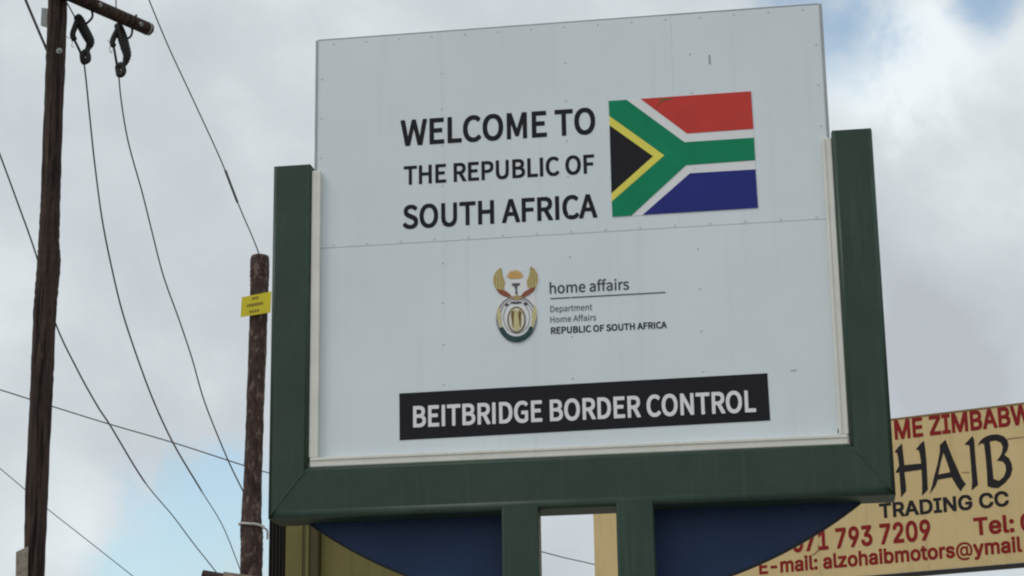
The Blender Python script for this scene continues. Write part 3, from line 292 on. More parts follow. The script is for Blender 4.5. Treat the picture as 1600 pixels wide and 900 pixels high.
GLYPHS['B'] = {
 '-': (463, '98.6,163.1;89.4,172.3;89,173.4;89,259.1;98.6,268.9;351.9,269;361.9,259.4;362,172.9;352.4,163.1'),
 '0': (463, '207.9,-31.9;184.6,-30.2;171.1,-27.7;158.9,-24.4;144.9,-19.1;135.9,-14.8;125.4,-8.7;114.3,-0.9;104.6,7.3;85.3,26.6;70.1,45.6;62.1,58.1;56.9,67.6;47.3,88.9;39.1,112.4;31.5,143.1;28,163.4;25.3,186.9;23.3,217.9;23,276.4;24.3,309.6;28.3,346.4;34.5,378.6;39.1,395.6;49.3,424.1;59.2,444.4;70.4,462.7;85.5,481.6;104.5,500.6;114.1,508.7;124.1,515.9;135.6,522.8;150.4,529.7;158.9,532.9;171.1,536.4;185.9,539.2;201.9,540.7;244.9,541;256.6,540.5;269.4,539;281.9,536.5;294.9,532.7;306,528.4;317.9,522.6;328.1,516.4;337.7,509.6;348.1,501.2;354.9,494.7;367.1,482.5;375.5,472.9;384.7,460.1;396.7,439.4;403.9,423.6;413.9,395.6;421.5,364.9;425,344.6;427.7,321.1;429.7,290.1;430,231.6;428.7,198.4;425.7,169.1;422,145.6;415.4,117.9;408.7,96.6;403.1,82.4;390.9,58.1;380.1,41.8;367.6,26.5;348.4,7.3;328.4,-8.4;313.6,-16.7;299.4,-22.7;282.4,-27.7;259.6,-31.2;245.4,-32|225.2,76.4;228.1,76.3;237.6,78.3;246.1,81.1;253.9,84.4;261.9,89.1;274,98.6;282.9,110.1;288.8,119.6;296.9,136.3;301.4,148.1;308.2,170.9;311,183.1;315.7,212.1;318.8,251.4;317,284.6;311.7,321.4;304.9,349.9;299.4,365.9;293.1,380.6;287.4,391.4;279.1,403.9;273.4,411;267.9,415.7;254.6,424.4;245.7,428.6;237.6,431.4;226.9,433.7;216.1,431.4;206.1,427.9;192.1,420.7;185.1,415.6;180.4,411.5;175.4,405.4;169.8,397.6;161.6,383.5;151.8,361.1;148.1,349.9;142.3,326.4;137.5,298.1;134.2,256.6;136,223.4;139.5,196.4;142,183.1;144.8,170.9;150.3,152.1;155.6,137.9;160.8,126.6;171.6,108.6;179.8,98.1;184.9,93.5;192.9,88.1;206.1,81.6;215.9,78.3'),
 '1': (463, '60.6,-24.9;51.4,-15.7;51,-14.6;51,70.1;60.4,79.7;186.1,80;187,80.9;187,394.9;184.3,393.6;101.6,333.1;70.6,333.1;61,343.1;61.1,442.4;71.3,452.6;182.4,533.9;291.4,533.9;301,523.9;301,80.4;406.6,79.7;416,70.1;415.9,-15.4;405.9,-25'),
 '2': (463, '48.6,-24.9;39,-15.1;39.1,62.7;209.4,245;228.9,265;252.5,291.9;269.4,314.1;284.1,338.8;290.2,353.9;293.9,371.1;291.7,382.6;287.7,394.1;282.9,403.6;276.4,412;266.9,418.9;252.9,426.2;238.4,431.2;222.9,434;211.6,431.9;197.4,427.1;182.9,419.2;173.8,412.1;164.3,398.1;157.8,383.9;153.5,366.9;151.9,346.6;142.4,337.1;50.6,337.1;41,346.9;41.3,389.1;43.5,409.4;45.6,419.4;49.1,431.6;56.1,448.6;63.3,461.1;73.5,475.1;96.9,499.2;104.1,505.5;118.4,515.7;136.9,525.7;146.1,529.7;165.9,535.9;183.4,539.2;198.1,540.7;251.9,540.7;271.1,538.5;284.6,535.7;302.6,530.2;320.6,522.4;331.1,516.2;346.1,505.2;369.6,482.5;382.4,466.1;389.7,454.1;394.7,443.9;401.4,424.1;404.7,407.4;405.7,397.4;406,351.1;404.7,335.9;402.2,321.9;396.2,302.9;386.4,281.5;378.2,267.4;361.7,244.4;341,218.9;312.6,186.8;214.1,82.4;404.4,81.9;414,72.1;413.9,-15.4;403.9,-25'),
 '3': (463, '197.4,-31.9;179.9,-31;158.1,-27.7;138.1,-22.7;117.9,-15.2;98.6,-5.7;82.6,4.8;73,12.6;57.1,28;45.3,41.1;39.3,49.6;30.4,66.4;26.1,78.1;21.8,94.9;19.8,107.9;19,115.9;19,146.9;28.9,157;124.4,156.9;133.9,147.4;136.1,135.1;140.3,121.6;147.3,107.9;153.6,99.8;164.1,92.1;176.6,85.6;191.9,80.3;207.1,77;217.4,75.8;225.1,76.3;238.9,78.8;252.6,83.1;267.1,89.6;276.4,95.1;284.1,101.1;288.4,106.3;293.2,113.9;298.4,125.6;301.4,136.1;303,145.1;299.4,161.4;294.4,174.1;287.1,186.7;282,193.4;278.1,196.7;268.4,203.7;259.1,209.2;250.1,212.9;235.6,217.4;217.1,221;198.1,222.7;141.9,223;132,232.9;132.1,314.6;229.9,426.7;54.6,427.1;45,436.9;45.1,524.4;55.1,534;387.4,533.9;397,524.1;396.9,445.4;281.3,313.4;302.4,308.7;323.1,301.2;335.1,294.9;351.1,284.7;367,271.4;383.7,254.1;390.2,246.1;401.3,228.6;407.7,215.1;412.4,201.6;416.5,182.6;417.7,170.6;417.7,118.9;414.7,97.6;408.9,77.9;401.9,62.4;395.4,51.1;389,41.9;378.1,29;362.2,13.1;351.6,4;342.4,-2.7;325.1,-12.7;313.9,-17.4;294.1,-23.9;269.9,-29.2;246.1,-31.7'),
 '7': (463, '81.6,-24.9;72,-15.1;72.2,15.9;279.3,426.6;46.6,427.1;37,436.9;37.1,524.4;47.1,534;406.4,533.9;416,524.1;415.9,433.4;190.2,-15.1;179.9,-25'),
 '9': (463, '114.6,-24.9;105,-15.1;105.1,15.6;211.2,169.6;190.6,170.3;169.4,172.5;148.9,177.3;139.4,180.6;126.1,186.6;113.1,194.1;96.8,206.6;74.8,228.9;62.6,245.6;53.4,262.4;46.3,281.4;43.5,291.9;40,313.9;39,332.1;39.3,379.1;41.8,400.9;46.8,421.6;50.9,433;60.1,451.6;69.8,466.9;78.4,477.7;94,493.9;109.3,507.1;127.4,518.9;143.9,527.3;154.9,531.7;170.1,536.2;185.6,539.2;199.6,540.7;252.6,540.7;274.6,538;295.1,532.7;306.9,528.3;325.6,518.9;343.2,507.4;355.5,496.6;369,483.1;381.9,467.4;392.8,449.9;402.2,430.1;408.9,408.4;412.7,386.6;414,366.6;414,328.4;413,313.4;410.2,296.4;407.4,284.1;402.2,266.4;398.2,254.9;385.7,227.9;374.2,206.6;359.2,181.6;298.2,90.9;225,-15.4;214.9,-25|224.8,269.4;227.4,269.3;236.4,271.1;250.9,275.8;263.6,282.1;276.9,292;285.7,304.4;294.2,321.4;298.9,336.6;301.2,350.6;299,364.9;294.7,379.4;285.4,398.4;275.7,412.1;262.9,421.4;251.4,427.6;240.1,431.4;226.6,434;213.6,431.7;201.6,427.6;186.6,419.2;176.1,411;166.3,397.4;159.8,384.6;153.6,365.9;151,351.9;154.1,334.9;159.8,317.6;162.8,310.9;166.8,304.1;176.1,291.8;186.6,283.8;198.1,277.4;211.6,272.3'),
 ':': (197, '76.6,-28.9;70.6,-28.2;62.4,-25.9;51.6,-19.6;35.5,-3.9;29.2,5.6;26.6,12.6;25,22.9;25,59.1;26,67.1;28.1,74.4;32.1,81.9;35,85.6;47,97.6;57.6,105.9;66.4,109.9;77.6,112;112.1,112;119.1,111.2;125.1,109.7;136.1,104.2;144,97.6;156,85.6;160.4,79.4;163.2,73.6;165.2,65.9;166,59.1;166,23.1;165.2,16.1;162.9,8.1;159.4,1.4;155.2,-4.1;141.1,-18.2;136.6,-21.7;130.1,-25.2;122.4,-27.7;113.1,-29|76.6,246.1;66.1,247.8;58.9,250.7;54.3,253.4;49.8,256.9;35.9,270.8;29.7,279.9;26.8,287.1;25,298.1;25,334.1;26.3,343.4;28.1,349.4;30.8,355.1;34.8,360.9;48.4,374.7;57.1,380.9;64.1,384.2;70.1,386;77.6,387;112.1,387;119.4,386.2;128.1,383.7;136.4,379.4;142.6,374.7;156.2,360.9;160.2,355.1;162.9,349.4;165.2,340.9;166,333.9;166,298.1;165.2,291.6;163.2,284.1;159.2,276.1;155,270.6;141.1,256.8;136.6,253.3;130.2,249.9;122.4,247.3;113.1,246'),
 '@': (686, '341.1,-146.2;315.6,-145.2;295.1,-143.5;261.1,-138.2;228.9,-130.2;199.6,-119.7;172.6,-106.7;147.4,-90.9;123.4,-72;100.5,-49.1;83.8,-27.9;75.6,-15.4;67.9,-2.1;55.1,25.1;43.8,57.4;36.8,86.1;31.5,119.9;29,153.6;29,204.1;31.5,237.1;36.8,270.1;44.6,300.6;49.6,315.6;55.8,330.9;68.8,357.4;84.6,382.6;101.5,404.1;125.9,429;148.6,447.4;172.1,462.4;185.4,469.4;200.1,476.2;230.6,487.2;258.4,494.5;291.9,500.2;324.9,503;372.6,503;406.4,500;435.9,494.4;450.9,490.4;466.6,485.2;491.9,474.6;517.4,460.9;539.9,445.5;560.1,427.7;582.2,403.9;594.4,388.4;604.9,373.1;617.6,350.7;628.4,325.6;636.2,300.9;641.7,275.4;645.2,248.1;646.2,227.1;645.5,172.1;643.5,145.4;639.2,115.1;633.9,91.9;626.3,69.1;615.2,48.6;604.7,34.9;586.4,17;572.9,9.3;565.4,6.3;554.1,3.1;533.6,0;500.4,0;479.6,3;462.1,8.1;445.6,16.1;431.5,26.9;424,34.4;419.1,40.7;405.9,27.3;389.1,14.6;375.6,8.1;361.6,4.3;343.6,2;308.1,2;286.1,5;268.9,10.1;251.6,18.6;235.4,30.5;218.3,47.6;207.1,62.4;196.1,81.9;189.1,99.1;184.3,115.4;181,129.9;177.8,152.4;176.8,170.6;176.8,192.9;177.8,209.4;181.5,232.1;187.6,252.9;196.1,272.6;206.6,290.4;217,303.9;234.9,321.7;250.6,333.7;264.9,341.7;272.4,344.9;283.9,348.9;292.1,351;312.9,354;341.9,354.2;353.4,353.5;366.1,351.5;374.4,349.4;387.4,344.6;396.6,339.7;407.4,332.6;407.9,341.9;412.4,346.2;481.1,346;485.2,341.4;485.2,113.4;485.8,107.1;489.3,92.9;493.3,85.1;497.5,79.4;500.9,76.6;505.6,73.9;515.4,71;522.6,71.3;532.4,74.3;537.9,77.1;546.2,83.6;551.7,91.9;554.7,97.9;559.4,110.9;562.7,123.6;565,135.4;567.7,162.9;569.8,213.1;567.7,241.1;561.7,273.4;555.4,294.9;548.3,311.6;542.2,323.6;534.2,336.9;524.9,350.2;511.5,366.4;505.4,372.5;494.1,382.2;483.9,389.9;473.6,396.7;457.7,405.6;442.7,412.9;433.4,416.4;407.1,423.9;384.1,428;368.1,429.7;338.6,430.5;313.6,428.5;299.6,426.5;273.1,420.7;248.1,412.4;226.9,402.9;216.4,397.2;195.9,383.5;186.9,376.2;175.6,365.5;160.1,347.2;146.6,326.9;136.6,307.6;129.6,291.1;121.8,268.6;115.3,241.6;111.3,214.1;109.5,188.4;109.5,167.4;111.5,138.9;115.5,112.1;121.3,88.1;130.6,60.9;138.6,42.9;148.1,25.6;160.8,7.4;172.8,-6.4;188.4,-20.5;198.9,-28.4;219.1,-41.2;230.4,-47.1;252.1,-56.4;266.1,-60.9;292.4,-67.2;318.1,-71.2;333.9,-72.7;357.9,-73.8;371.9,-73.2;396.4,-70.5;424.1,-64.9;446.4,-59.2;481.9,-47.8;495.9,-47.9;500.1,-52.1;501.4,-55.6;515.2,-99.9;515.2,-113.6;510.6,-118.4;495.4,-124.2;478.4,-129.4;444.1,-137.5;416.9,-142.5;384.6,-145.7|327.2,76.6;335.1,76.8;345.4,78;353.6,79.8;364.1,83.3;369.9,86.1;380.2,92.9;388,100.6;392.7,107.4;396.4,114.4;402.9,131.9;408.2,156.4;410.5,179.4;410.5,190.4;409.2,205.4;405.4,225.4;398.8,244.1;395.2,251.1;390.9,257.4;387.6,261.2;380.6,266.7;374.2,270.6;368.6,272.9;351.4,278;333.1,280.5;318.1,278.7;305.6,274.8;299.1,271.7;291.6,266.9;284.6,261.7;277.8,255.1;268.6,242.4;261.1,226.4;255.5,205.9;253.5,188.6;254.3,170.6;258.1,147.4;261.6,134.1;264.8,124.9;273.6,107.4;281.3,96.9;285.4,92.8;296.1,85.3;308.4,80.1;315.4,78.3'),
 'A': (489, '0.6,-24.9;-9,-15.1;-8.9,15.6;175.9,524.1;186.1,534;291.4,533.9;301.2,523.9;487.2,17.9;488,15.1;487.9,-15.4;477.9,-25;379.4,-24.7;369.9,-15.1;322.4,117;156.9,117;156,116.6;155.1,114.4;110.2,-14.9;100.7,-24.6|194,224.1;284.3,224.4;263.1,283.4;238.6,356.9;215.2,284.1'),
 'B': (466, '44.6,-24.9;35,-14.9;35.1,524.4;45.1,534;261.6,534;281.4,533;305.1,529.5;325.9,523.9;345.1,515.7;352.6,511.4;367.6,500.7;388.5,480.6;395.6,472.4;404.7,459.6;409.9,450;416.4,433.1;420.5,417.1;422,407.6;423,393.1;423,353.6;421.5,335.9;418.4,321.4;412.4,305.4;405.4,294.1;398.6,285.5;381.6,268.1;395.4,257;409.4,243;418.7,231.6;431.3,210.6;436.2,198.6;439.5,186.9;442,171.6;443,156.1;443,116.9;442,102.4;440.5,92.9;436.2,76.1;432.3,65.9;425.9,53.1;420.4,44.1;409.9,31;392.4,13.8;379.1,3.8;368.6,-2.4;348.6,-11.7;331.4,-17.2;316.9,-20.5;290.6,-24;268.4,-25|150.2,82.1;243.1,82.3;268.9,85.3;280.1,87.8;292.1,91.8;304.4,97.8;313,103.9;320.4,114.1;323.7,120.6;326.7,128.6;328.7,137.4;326.7,146.9;323.2,156.9;314.4,172.6;307.9,180.7;290.6,192.9;284.4,196.2;270.9,201.2;257.1,204.2;237.4,206;150.4,206|150.2,310.1;226.4,310;234.6,310.5;242.4,311.5;255.6,314.6;267.6,318.8;278.1,323.8;287.6,329.8;292.7,334.1;300.9,346.1;306.2,357.6;309.7,371.9;306.2,385.1;301.9,394.9;293.7,407.1;287.1,411.9;275.4,418.2;257.6,423.7;246.1,425.7;227.9,427;150.2,426.9'),
 'C': (520, '247.6,-31.9;234.6,-31.5;219.4,-30;204.4,-27.5;191.4,-24.4;171.1,-17.9;161.4,-14.1;146.1,-6.7;134.4,0.1;122.3,8.1;109.9,17.8;99.5,27.1;79,48.1;69.4,59.8;60.6,72.1;50.7,88.6;37.8,114.9;32.1,129.6;27.1,145.4;21.3,170.1;16.8,200.4;15.3,223.4;15,274.1;16.8,308.1;20.3,332.9;26.6,361.1;31.8,377.9;37.1,391.4;45.8,410.1;52.6,422.9;60.6,435.9;70.3,449.4;79.5,460.6;89,470.6;110.6,491.2;122.1,500.4;133.6,508.4;146.4,515.8;161.6,523.2;174.4,528.2;189.4,532.9;204.4,536.5;219.4,539;234.6,540.5;288.1,541;302.6,540.2;325.9,537;347.4,531.7;371.4,523.4;389.4,514.9;403.6,506.4;419.1,494.7;430,485.4;447.9,467.5;457.5,456.4;468.4,441.1;479.2,422.1;487.9,401.4;493.4,383.6;498,363.6;497.9,332.6;487.9,323;392.9,323;382.9,332.9;379.7,345.4;373.3,362.4;367.2,374.4;358.4,387.7;353.6,393.5;346.4,399.5;332.4,409.7;325.6,413.6;310.1,420.4;294.1,425.7;282.1,428.5;269.4,430.2;259.4,429.5;249.1,427.7;237.4,424.7;218.1,417.4;207.9,412.2;188.6,399.6;178.8,391.6;168.5,379.6;157.8,363.4;149.7,347.9;144.1,334.4;137.1,312.6;133.5,297.4;129.5,270.6;128.3,254.1;129.3,240.4;132.3,218.1;137.1,196.1;143.3,176.6;149.8,160.9;159.8,142.9;170.1,127.8;178.8,117.4;190.4,107.3;199.4,101.1;207.6,96.4;228.6,87.1;249.4,81.3;266.6,78.8;275.9,79.5;287.1,81.6;299.9,85.1;316.4,91.1;332.4,99.3;351.4,113.5;354,115.9;361.1,125.1;370.2,140.1;377.4,156.6;383.1,175.4;392.9,185;488.4,184.9;498,175.1;498,144.1;494.2,126.1;487.2,104.6;477.2,82.9;467.9,67.1;458,52.9;447.1,40.3;424.9,18.8;403.6,2.6;388.9,-6.3;372.4,-14.2;349.1,-22.4;330.4,-27.2;310.4,-30.5;294.9,-31.7'),
 'D': (512, '44.6,-24.9;35,-14.9;35.1,524.4;45.1,534;244.6,534;275.6,532.2;293.6,529.7;309.4,526.5;328.6,520.9;341.6,516.2;355.1,510.2;368.6,502.9;381.1,495.2;393.4,486.2;403.9,477.2;424.6,456.5;435.9,442.9;449.9,421.9;464.3,392.9;470.7,376.4;475.4,361.1;479.4,345.1;483,326.1;485.2,308.4;487,274.9;486.5,218.4;485.2,201.4;483,183.9;479.4,164.9;475.4,148.9;469.9,131.6;464.4,117.4;458.4,104.4;450.7,89.9;443.4,78.4;432.7,63.6;423.5,52.9;402.6,32;392.4,23.3;380.1,14.3;366.6,6.1;351.1,-1.9;335.6,-8.4;322.6,-12.9;308.9,-16.7;289.6,-20.7;275.1,-22.7;249.1,-24.7|150.2,82.1;203.9,82;229.6,83.5;256.6,88.1;267.9,91.1;281.6,95.8;291.9,100.3;302.6,106.1;313.2,112.9;328.2,124.9;336,133.9;343.2,144.1;348.9,153.9;354.2,164.9;362.4,187.4;366.2,201.1;371.2,227.4;373.5,251.6;373,265.9;371.2,282.6;368.5,298.6;363.2,320.1;358.7,333.9;349.1,355.6;342.2,367.1;329,384.4;315.4,395.6;304.6,402.9;283.4,413.4;258.9,421.2;246.4,423.7;231.6,425.7;209.4,427;150,426.6'),
 'E': (428, '44.6,-24.9;35,-14.9;35.1,524.4;45.1,534;387.4,533.9;397,524.1;397,437.4;396.6,436.3;387.4,427.1;150,426.6;150.2,311.1;370.4,310.9;380,301.1;380,214.4;379.5,213.1;369.9,204;150.2,203.9;150,82.9;150.9,82;390.4,81.9;400,72.1;399.9,-15.4;389.9,-25'),
 'G': (530, '249.6,-31.9;236.1,-31.5;220.1,-30;206.1,-27.7;189.4,-23.9;174.9,-19.4;160.6,-13.9;145.9,-6.9;133.4,0.1;121.1,8.4;109.4,17.5;100.8,25.4;78,48.6;69.1,59.6;59.8,72.6;51.6,86.1;44.9,98.6;37.3,115.4;31.6,130.6;26.6,146.9;22,165.9;16.8,200.4;15.3,223.4;15,274.1;16.8,308.4;19,326.1;22.3,344.4;27.6,365.4;31.6,378.4;37.3,393.6;43.8,408.1;51.4,422.6;60.1,436.6;69.1,449.2;78.5,460.6;98.5,481.1;109.6,491.2;120.9,500.2;134.6,509.7;159.8,522.9;173.6,528.4;184.6,531.9;202.6,536.5;219.6,539.2;246.1,541;286.6,541;309.1,539.5;328.1,536.5;348.1,531.4;366.6,524.9;386.6,515.6;404.1,504.9;418.9,493.7;431.5,482.9;449.1,465.2;458.7,454.1;469.4,439.1;479.7,421.4;489.7,399.1;495.2,382.1;499,364.9;498.9,333.6;488.9,324;392.9,324;383.1,333.6;376.2,351.9;368.6,367.1;359.2,381.9;351,392.4;344.4,398.7;336.1,405.2;326.9,411.2;314.9,417.4;304.9,421.4;290.6,425.7;276.6,428.7;265.1,430.2;249.6,428;238.1,425.2;226.4,421.2;208.1,412.7;189.9,401.2;180.5,393.6;170,381.6;161.1,368.9;154.8,358.1;145.1,337.1;138.8,318.6;133.8,298.6;131.3,284.6;128.5,257.1;129.5,237.6;133.5,211.1;137.1,196.1;144.3,173.9;150.6,159.4;163.3,137.4;174,122.9;181.5,114.6;190.3,107.4;199.4,101.1;219.3,90.9;239.4,83.8;251.6,81;268.1,78.8;277.4,79.5;292.9,82.3;312.9,88.3;329.6,96.1;337.6,100.8;348.4,108.8;355.5,115.6;365.9,129.9;373.2,142.6;379.7,156.9;384.9,173.6;267.4,174.3;258,184.1;258.4,271.7;268.1,281;492.6,281;493.9,280.5;503,270.9;503,180.9;501.5,155.1;499.2,139.6;492.4,112.4;482.8,88.4;475.9,75.4;464.9,58.6;452.6,43.3;433.5,23.9;414.7,8.1;393.1,-5.7;379.6,-12.3;358.6,-20.4;341.4,-25.4;326.6,-28.5;301.1,-31.5'),
 'I': (310, '15.6,-24.9;6,-15.1;6.3,72.6;15.9,82;93,82.4;93,426.1;92.1,427;15.9,427;6.3,436.4;6.1,524.4;16.1,534;284.4,533.9;294,524.1;293.7,436.4;284.1,427;208.9,427;208,426.4;208,82.9;208.9,82;284.1,82;293.7,72.6;293.9,-15.4;283.9,-25'),
 'M': (638, '44.6,-24.9;35,-14.9;35,523.6;35.5,524.9;45.1,534;166.6,534;167.7,533.6;177,524.4;255.1,322.4;305.7,193.6;314.6,167.6;326.8,202.1;451,524.4;461.1,534;582.6,534;583.9,533.5;593,523.9;593,-14.6;592.5,-15.9;582.9,-25;489.4,-25;488.3,-24.6;479.1,-15.4;478.9,269.2;367,-15.4;357.1,-25;270.6,-24.9;260.9,-15.1;147.4,269.3;146.9,-15.4;136.9,-25'),
 'N': (533, '44.6,-24.9;35,-14.9;35.3,524.6;45.1,534;150.6,534;151.9,533.5;161.4,523.9;373.6,190;374,524.1;384.1,534;478.6,533.7;488,523.9;487.7,-15.6;477.9,-25;372.4,-25;371.1,-24.5;361.1,-14.1;176.6,275.1;150.4,318.2;150,-15.1;139.9,-25'),
 'R': (459, '44.6,-24.9;35,-14.9;35.1,524.4;45.1,534;265.9,533.7;291.9,531.2;312.1,527.2;329.1,522.2;349.1,513.7;367.1,502.4;375.1,496.2;395.9,476;404.9,465.2;414.6,449.4;423.2,431.1;427.2,419.1;431.5,400.1;433,389.1;434,371.9;433.7,324.6;432.5,310.9;429.7,294.9;423.4,273.9;419.4,264.4;410.9,248.4;404.6,239.1;398.5,231.6;374.9,208.8;354.8,195.1;452.8,15.9;452.9,-15.4;442.9,-25;337.6,-24.9;327.1,-13.9;227,172.6;150.9,173;150,172.1;149.9,-15.4;139.9,-25|150.2,280.1;224.1,280;248.1,282;263.1,285.1;276.9,289.6;288.6,295.3;299.1,302.5;301.5,304.6;306.9,312.1;311.7,321.6;316.9,338.6;319.1,352.1;317,365.6;312.9,379.9;308.8,389.9;302,400.4;299.5,403.4;295.7,406.4;282.6,414.9;269.1,420.2;253.6,424;237.1,426.2;223.1,427;150.2,426.9'),
 'T': (458, '177.6,-24.9;168,-14.9;168,426.6;16.6,427.1;7,436.9;7.1,524.4;17.1,534;432.4,533.9;441.6,524.7;442,523.6;442,436.9;432.6,427.3;282,426.6;282,-15.1;271.9,-25'),
 'W': (696, '139.6,-24.9;130.3,-15.6;129.3,-13.1;-8.9,493.1;-9,523.6;-8.5,524.9;1.1,534;96.6,534;97.7,533.6;106.9,524.4;187.1,214.9;193.6,191.7;281.1,524.4;291.1,534;395.6,533.7;405.2,523.9;492.4,189.5;578.1,524.4;588.1,534;684.6,534;685.9,533.5;695,524.1;694.9,493.1;554.5,-15.9;544.9,-25;440.4,-25;439.3,-24.6;430.1,-15.4;342.9,306.6;254.9,-15.4;244.9,-25'),
 'Z': (448, '26.6,-24.9;17,-15.1;17.1,61.6;245.8,397.4;266.9,426.6;24.6,427.1;15,436.9;15.3,524.6;25.1,534;412.6,533.7;422,524.1;421.9,446.4;195.7,115.9;171.7,82.4;414.4,81.9;424,72.1;423.7,-15.6;413.9,-25'),
 'a': (399, '139.9,-33.9;121.9,-32.5;103.9,-28.9;86.6,-23.4;73.4,-17.4;58.9,-8.4;50.6,-1.7;36.9,11.8;27.1,23.4;18.6,36.4;12.1,50.1;8.3,62.6;6,74.9;5,89.4;5.3,132.6;6.8,145.1;10.3,159.4;14.4,169.6;18.1,176.6;28.8,190.4;42.3,203.9;51.3,211.1;72.9,223.4;84.6,228.4;97.9,232.9;127.4,239.7;153.6,244;224.4,252.5;237.4,255.1;244.6,257.6;249.1,260.1;246.2,272.1;241.8,281.9;237.1,288.9;228.9,294.7;220.4,298.9;210.1,302.4;197.1,305;191.9,304.7;182.1,302.9;169.6,299.2;155.6,292.9;147.1,287.6;139.3,281.1;131.6,270.6;125.1,258.8;115.4,249.1;84.4,249;25.4,266.3;16,275.9;16.1,306.6;20.1,316.1;27.1,329.6;32.4,337.9;42.3,350.4;58.8,366.9;71.1,377.1;86.1,386.9;102.9,394.9;117.1,399.9;136.1,404.7;154.9,407.7;172.1,409;226.1,408.5;242.9,406.5;266.6,401.2;284.1,394.7;296.1,388.4;304.4,383.2;315.4,374.7;331.6,358.5;340.2,347.4;348.7,332.4;353.7,321.4;358.2,305.6;361,288.4;362,271.4;362,-15.1;352.1,-25;262.1,-25;252.4,-15.7;251.6,-13.3;243.6,-17.9;230.1,-24.2;220.1,-27.7;205.9,-31.2;192.1,-33.2;180.4,-34|169.8,71.1;184.6,73.3;200.1,78.1;213.9,84.8;228.6,95.5;237.9,108.4;245.4,124.1;249.2,136.9;250.9,151.5;222.4,146.8;185.1,142.2;165.9,138.4;151.6,134.7;144.4,131.9;134.9,127.2;126.4,121.4;121.4,112.9;118.8,104.9;122.4,94.9;126.8,87.9;132.9,83.3;145.4,77.1;159.1,73.1'),
 'b': (434, '207.9,-32.9;187.1,-31;175.4,-28.4;167.6,-25.9;155.9,-20.7;137.4,-8.4;136.9,-15.4;126.9,-25;37.9,-25;28,-15.1;28,523.9;37.9,534;128.9,534;138.7,524.6;139.1,387.8;155.1,397.8;167.6,403.2;180.9,406.5;196.6,408.5;206.9,409;255.9,408.7;278.6,405.7;300.4,399.7;318.9,391.6;332.1,383.4;346,372.4;364.7,353.6;376.9,338.9;389.7,318.9;395.2,308.1;403.7,285.1;410,259.9;414,230.4;415,209.6;415,168.6;413.7,144.1;410,117.6;403.7,92.1;395.1,68.6;383.4,47.6;369,28.1;346,4.6;327.9,-9.4;309.6,-19.6;289.9,-26.9;268.1,-31.5;247.9,-33|219,73.1;229.4,74.5;236.9,76.6;251.1,82.7;257.9,86.8;269.1,95.5;275.4,103.1;280.2,110.1;286.2,121.1;294.2,141.6;300,165.9;302.5,187.9;300,212.1;294.2,236.4;286.2,256.6;276.2,273.6;268.9,282.5;258.9,290.2;251.9,294.4;237.4,300.4;220.6,304;203.9,300.7;188.9,294.7;182.6,291.2;173.6,284.7;169.9,281.5;164.9,275.2;157.3,263.4;153.1,254.9;147.1,239.1;141.3,214.9;138.5,190.9;140.8,166.1;144.8,146.6;149.8,130.9;153.1,123.1;161.8,107.4;171.6,94.8;184.4,85.3;190.4,81.9;202.9,76.8'),
 'e': (414, '192.1,-32.9;169.1,-31.5;146.9,-27.5;129.9,-22.4;111.4,-14.6;101.4,-8.9;92.1,-2.6;74.3,12.4;56.3,30.9;43.3,47.9;36.8,58.4;30.3,70.9;21.3,91.9;16.1,109.6;12,129.4;10.3,143.4;9,166.6;9,207.4;10.5,233.1;14,256.4;18.1,273.1;25.1,294.1;34.6,314.4;41.8,326.6;55.3,344.6;76,365.9;90.1,377.6;109.4,389.9;119.8,395.1;138.4,401.9;153.6,405.7;166.6,407.7;185.9,409;226.6,409;243.9,407.7;264.9,403.9;282.4,398.7;299.4,391.1;316.1,380.9;332.6,367.7;351.4,349;360.6,337.7;370.2,322.9;378.4,306.5;384.9,289.1;388.7,275.6;392.5,256.9;395.7,223.9;395.9,153.6;385.9,144;127.9,144;127.3,143.4;128.6,138.6;134.9,121.8;143.3,107.9;150.8,98.4;159.6,90.8;166.4,86.1;177.9,80.3;188.1,76.6;202.9,73;212.6,71.8;224.9,73.8;238.1,77.8;248.4,82.1;259.2,88.6;263.5,92.1;270.7,101.4;276.3,110.6;280.9,120.2;290.6,129.9;321.6,130;380.6,115.7;390,106.1;390,75.4;385.4,62.6;381.4,53.9;374.2,41.4;365.2,29.4;359.2,22.6;339.4,3.5;326.1,-6.2;313.6,-13.6;298.2,-21.1;290.1,-23.9;274.4,-28.2;263.6,-30.2;247.4,-32.2;233.4,-33|130.7,246.1;275.6,246.4;272.1,255.6;266.2,267.1;258.4,278.7;252.6,285;242.9,291.9;233.1,296.9;221.9,300.9;205.1,304.1;191.4,301.7;180.4,298.2;168.4,292.4;155.4,283.5;150,278.9;141.1,266.9;133.8,254.1'),
 'h': (420, '37.6,-24.9;28,-14.9;28,524.1;37.9,534;129.1,534;139,523.9;139.1,389;153.4,396.7;162.1,400.4;171.9,403.7;191.1,407.7;208.1,409;246.9,409;262.4,408;278.4,405.4;290.6,402.2;303,397.6;311.1,393.7;324.4,385;333.1,377.5;351,359.1;360.9,345.4;366.6,335.4;372.9,319.9;376.2,308.6;380,289.1;381.7,269.1;382,-15.1;372.7,-24.6;371.6,-25;280.9,-25;271.1,-15.4;271,222.4;270.7,230.1;268.5,246.4;265.2,259.1;262.1,267.1;257.7,275.6;249.6,286.5;238.9,293.9;230.4,297.9;220.9,300.9;210.1,302.9;196.4,300.2;182.6,295.2;171.1,288.9;161.9,282.2;157.9,277.7;150.6,266.6;145.8,255.4;142,241.9;139.8,227.9;139,216.1;138.9,-15.4;129.1,-25'),
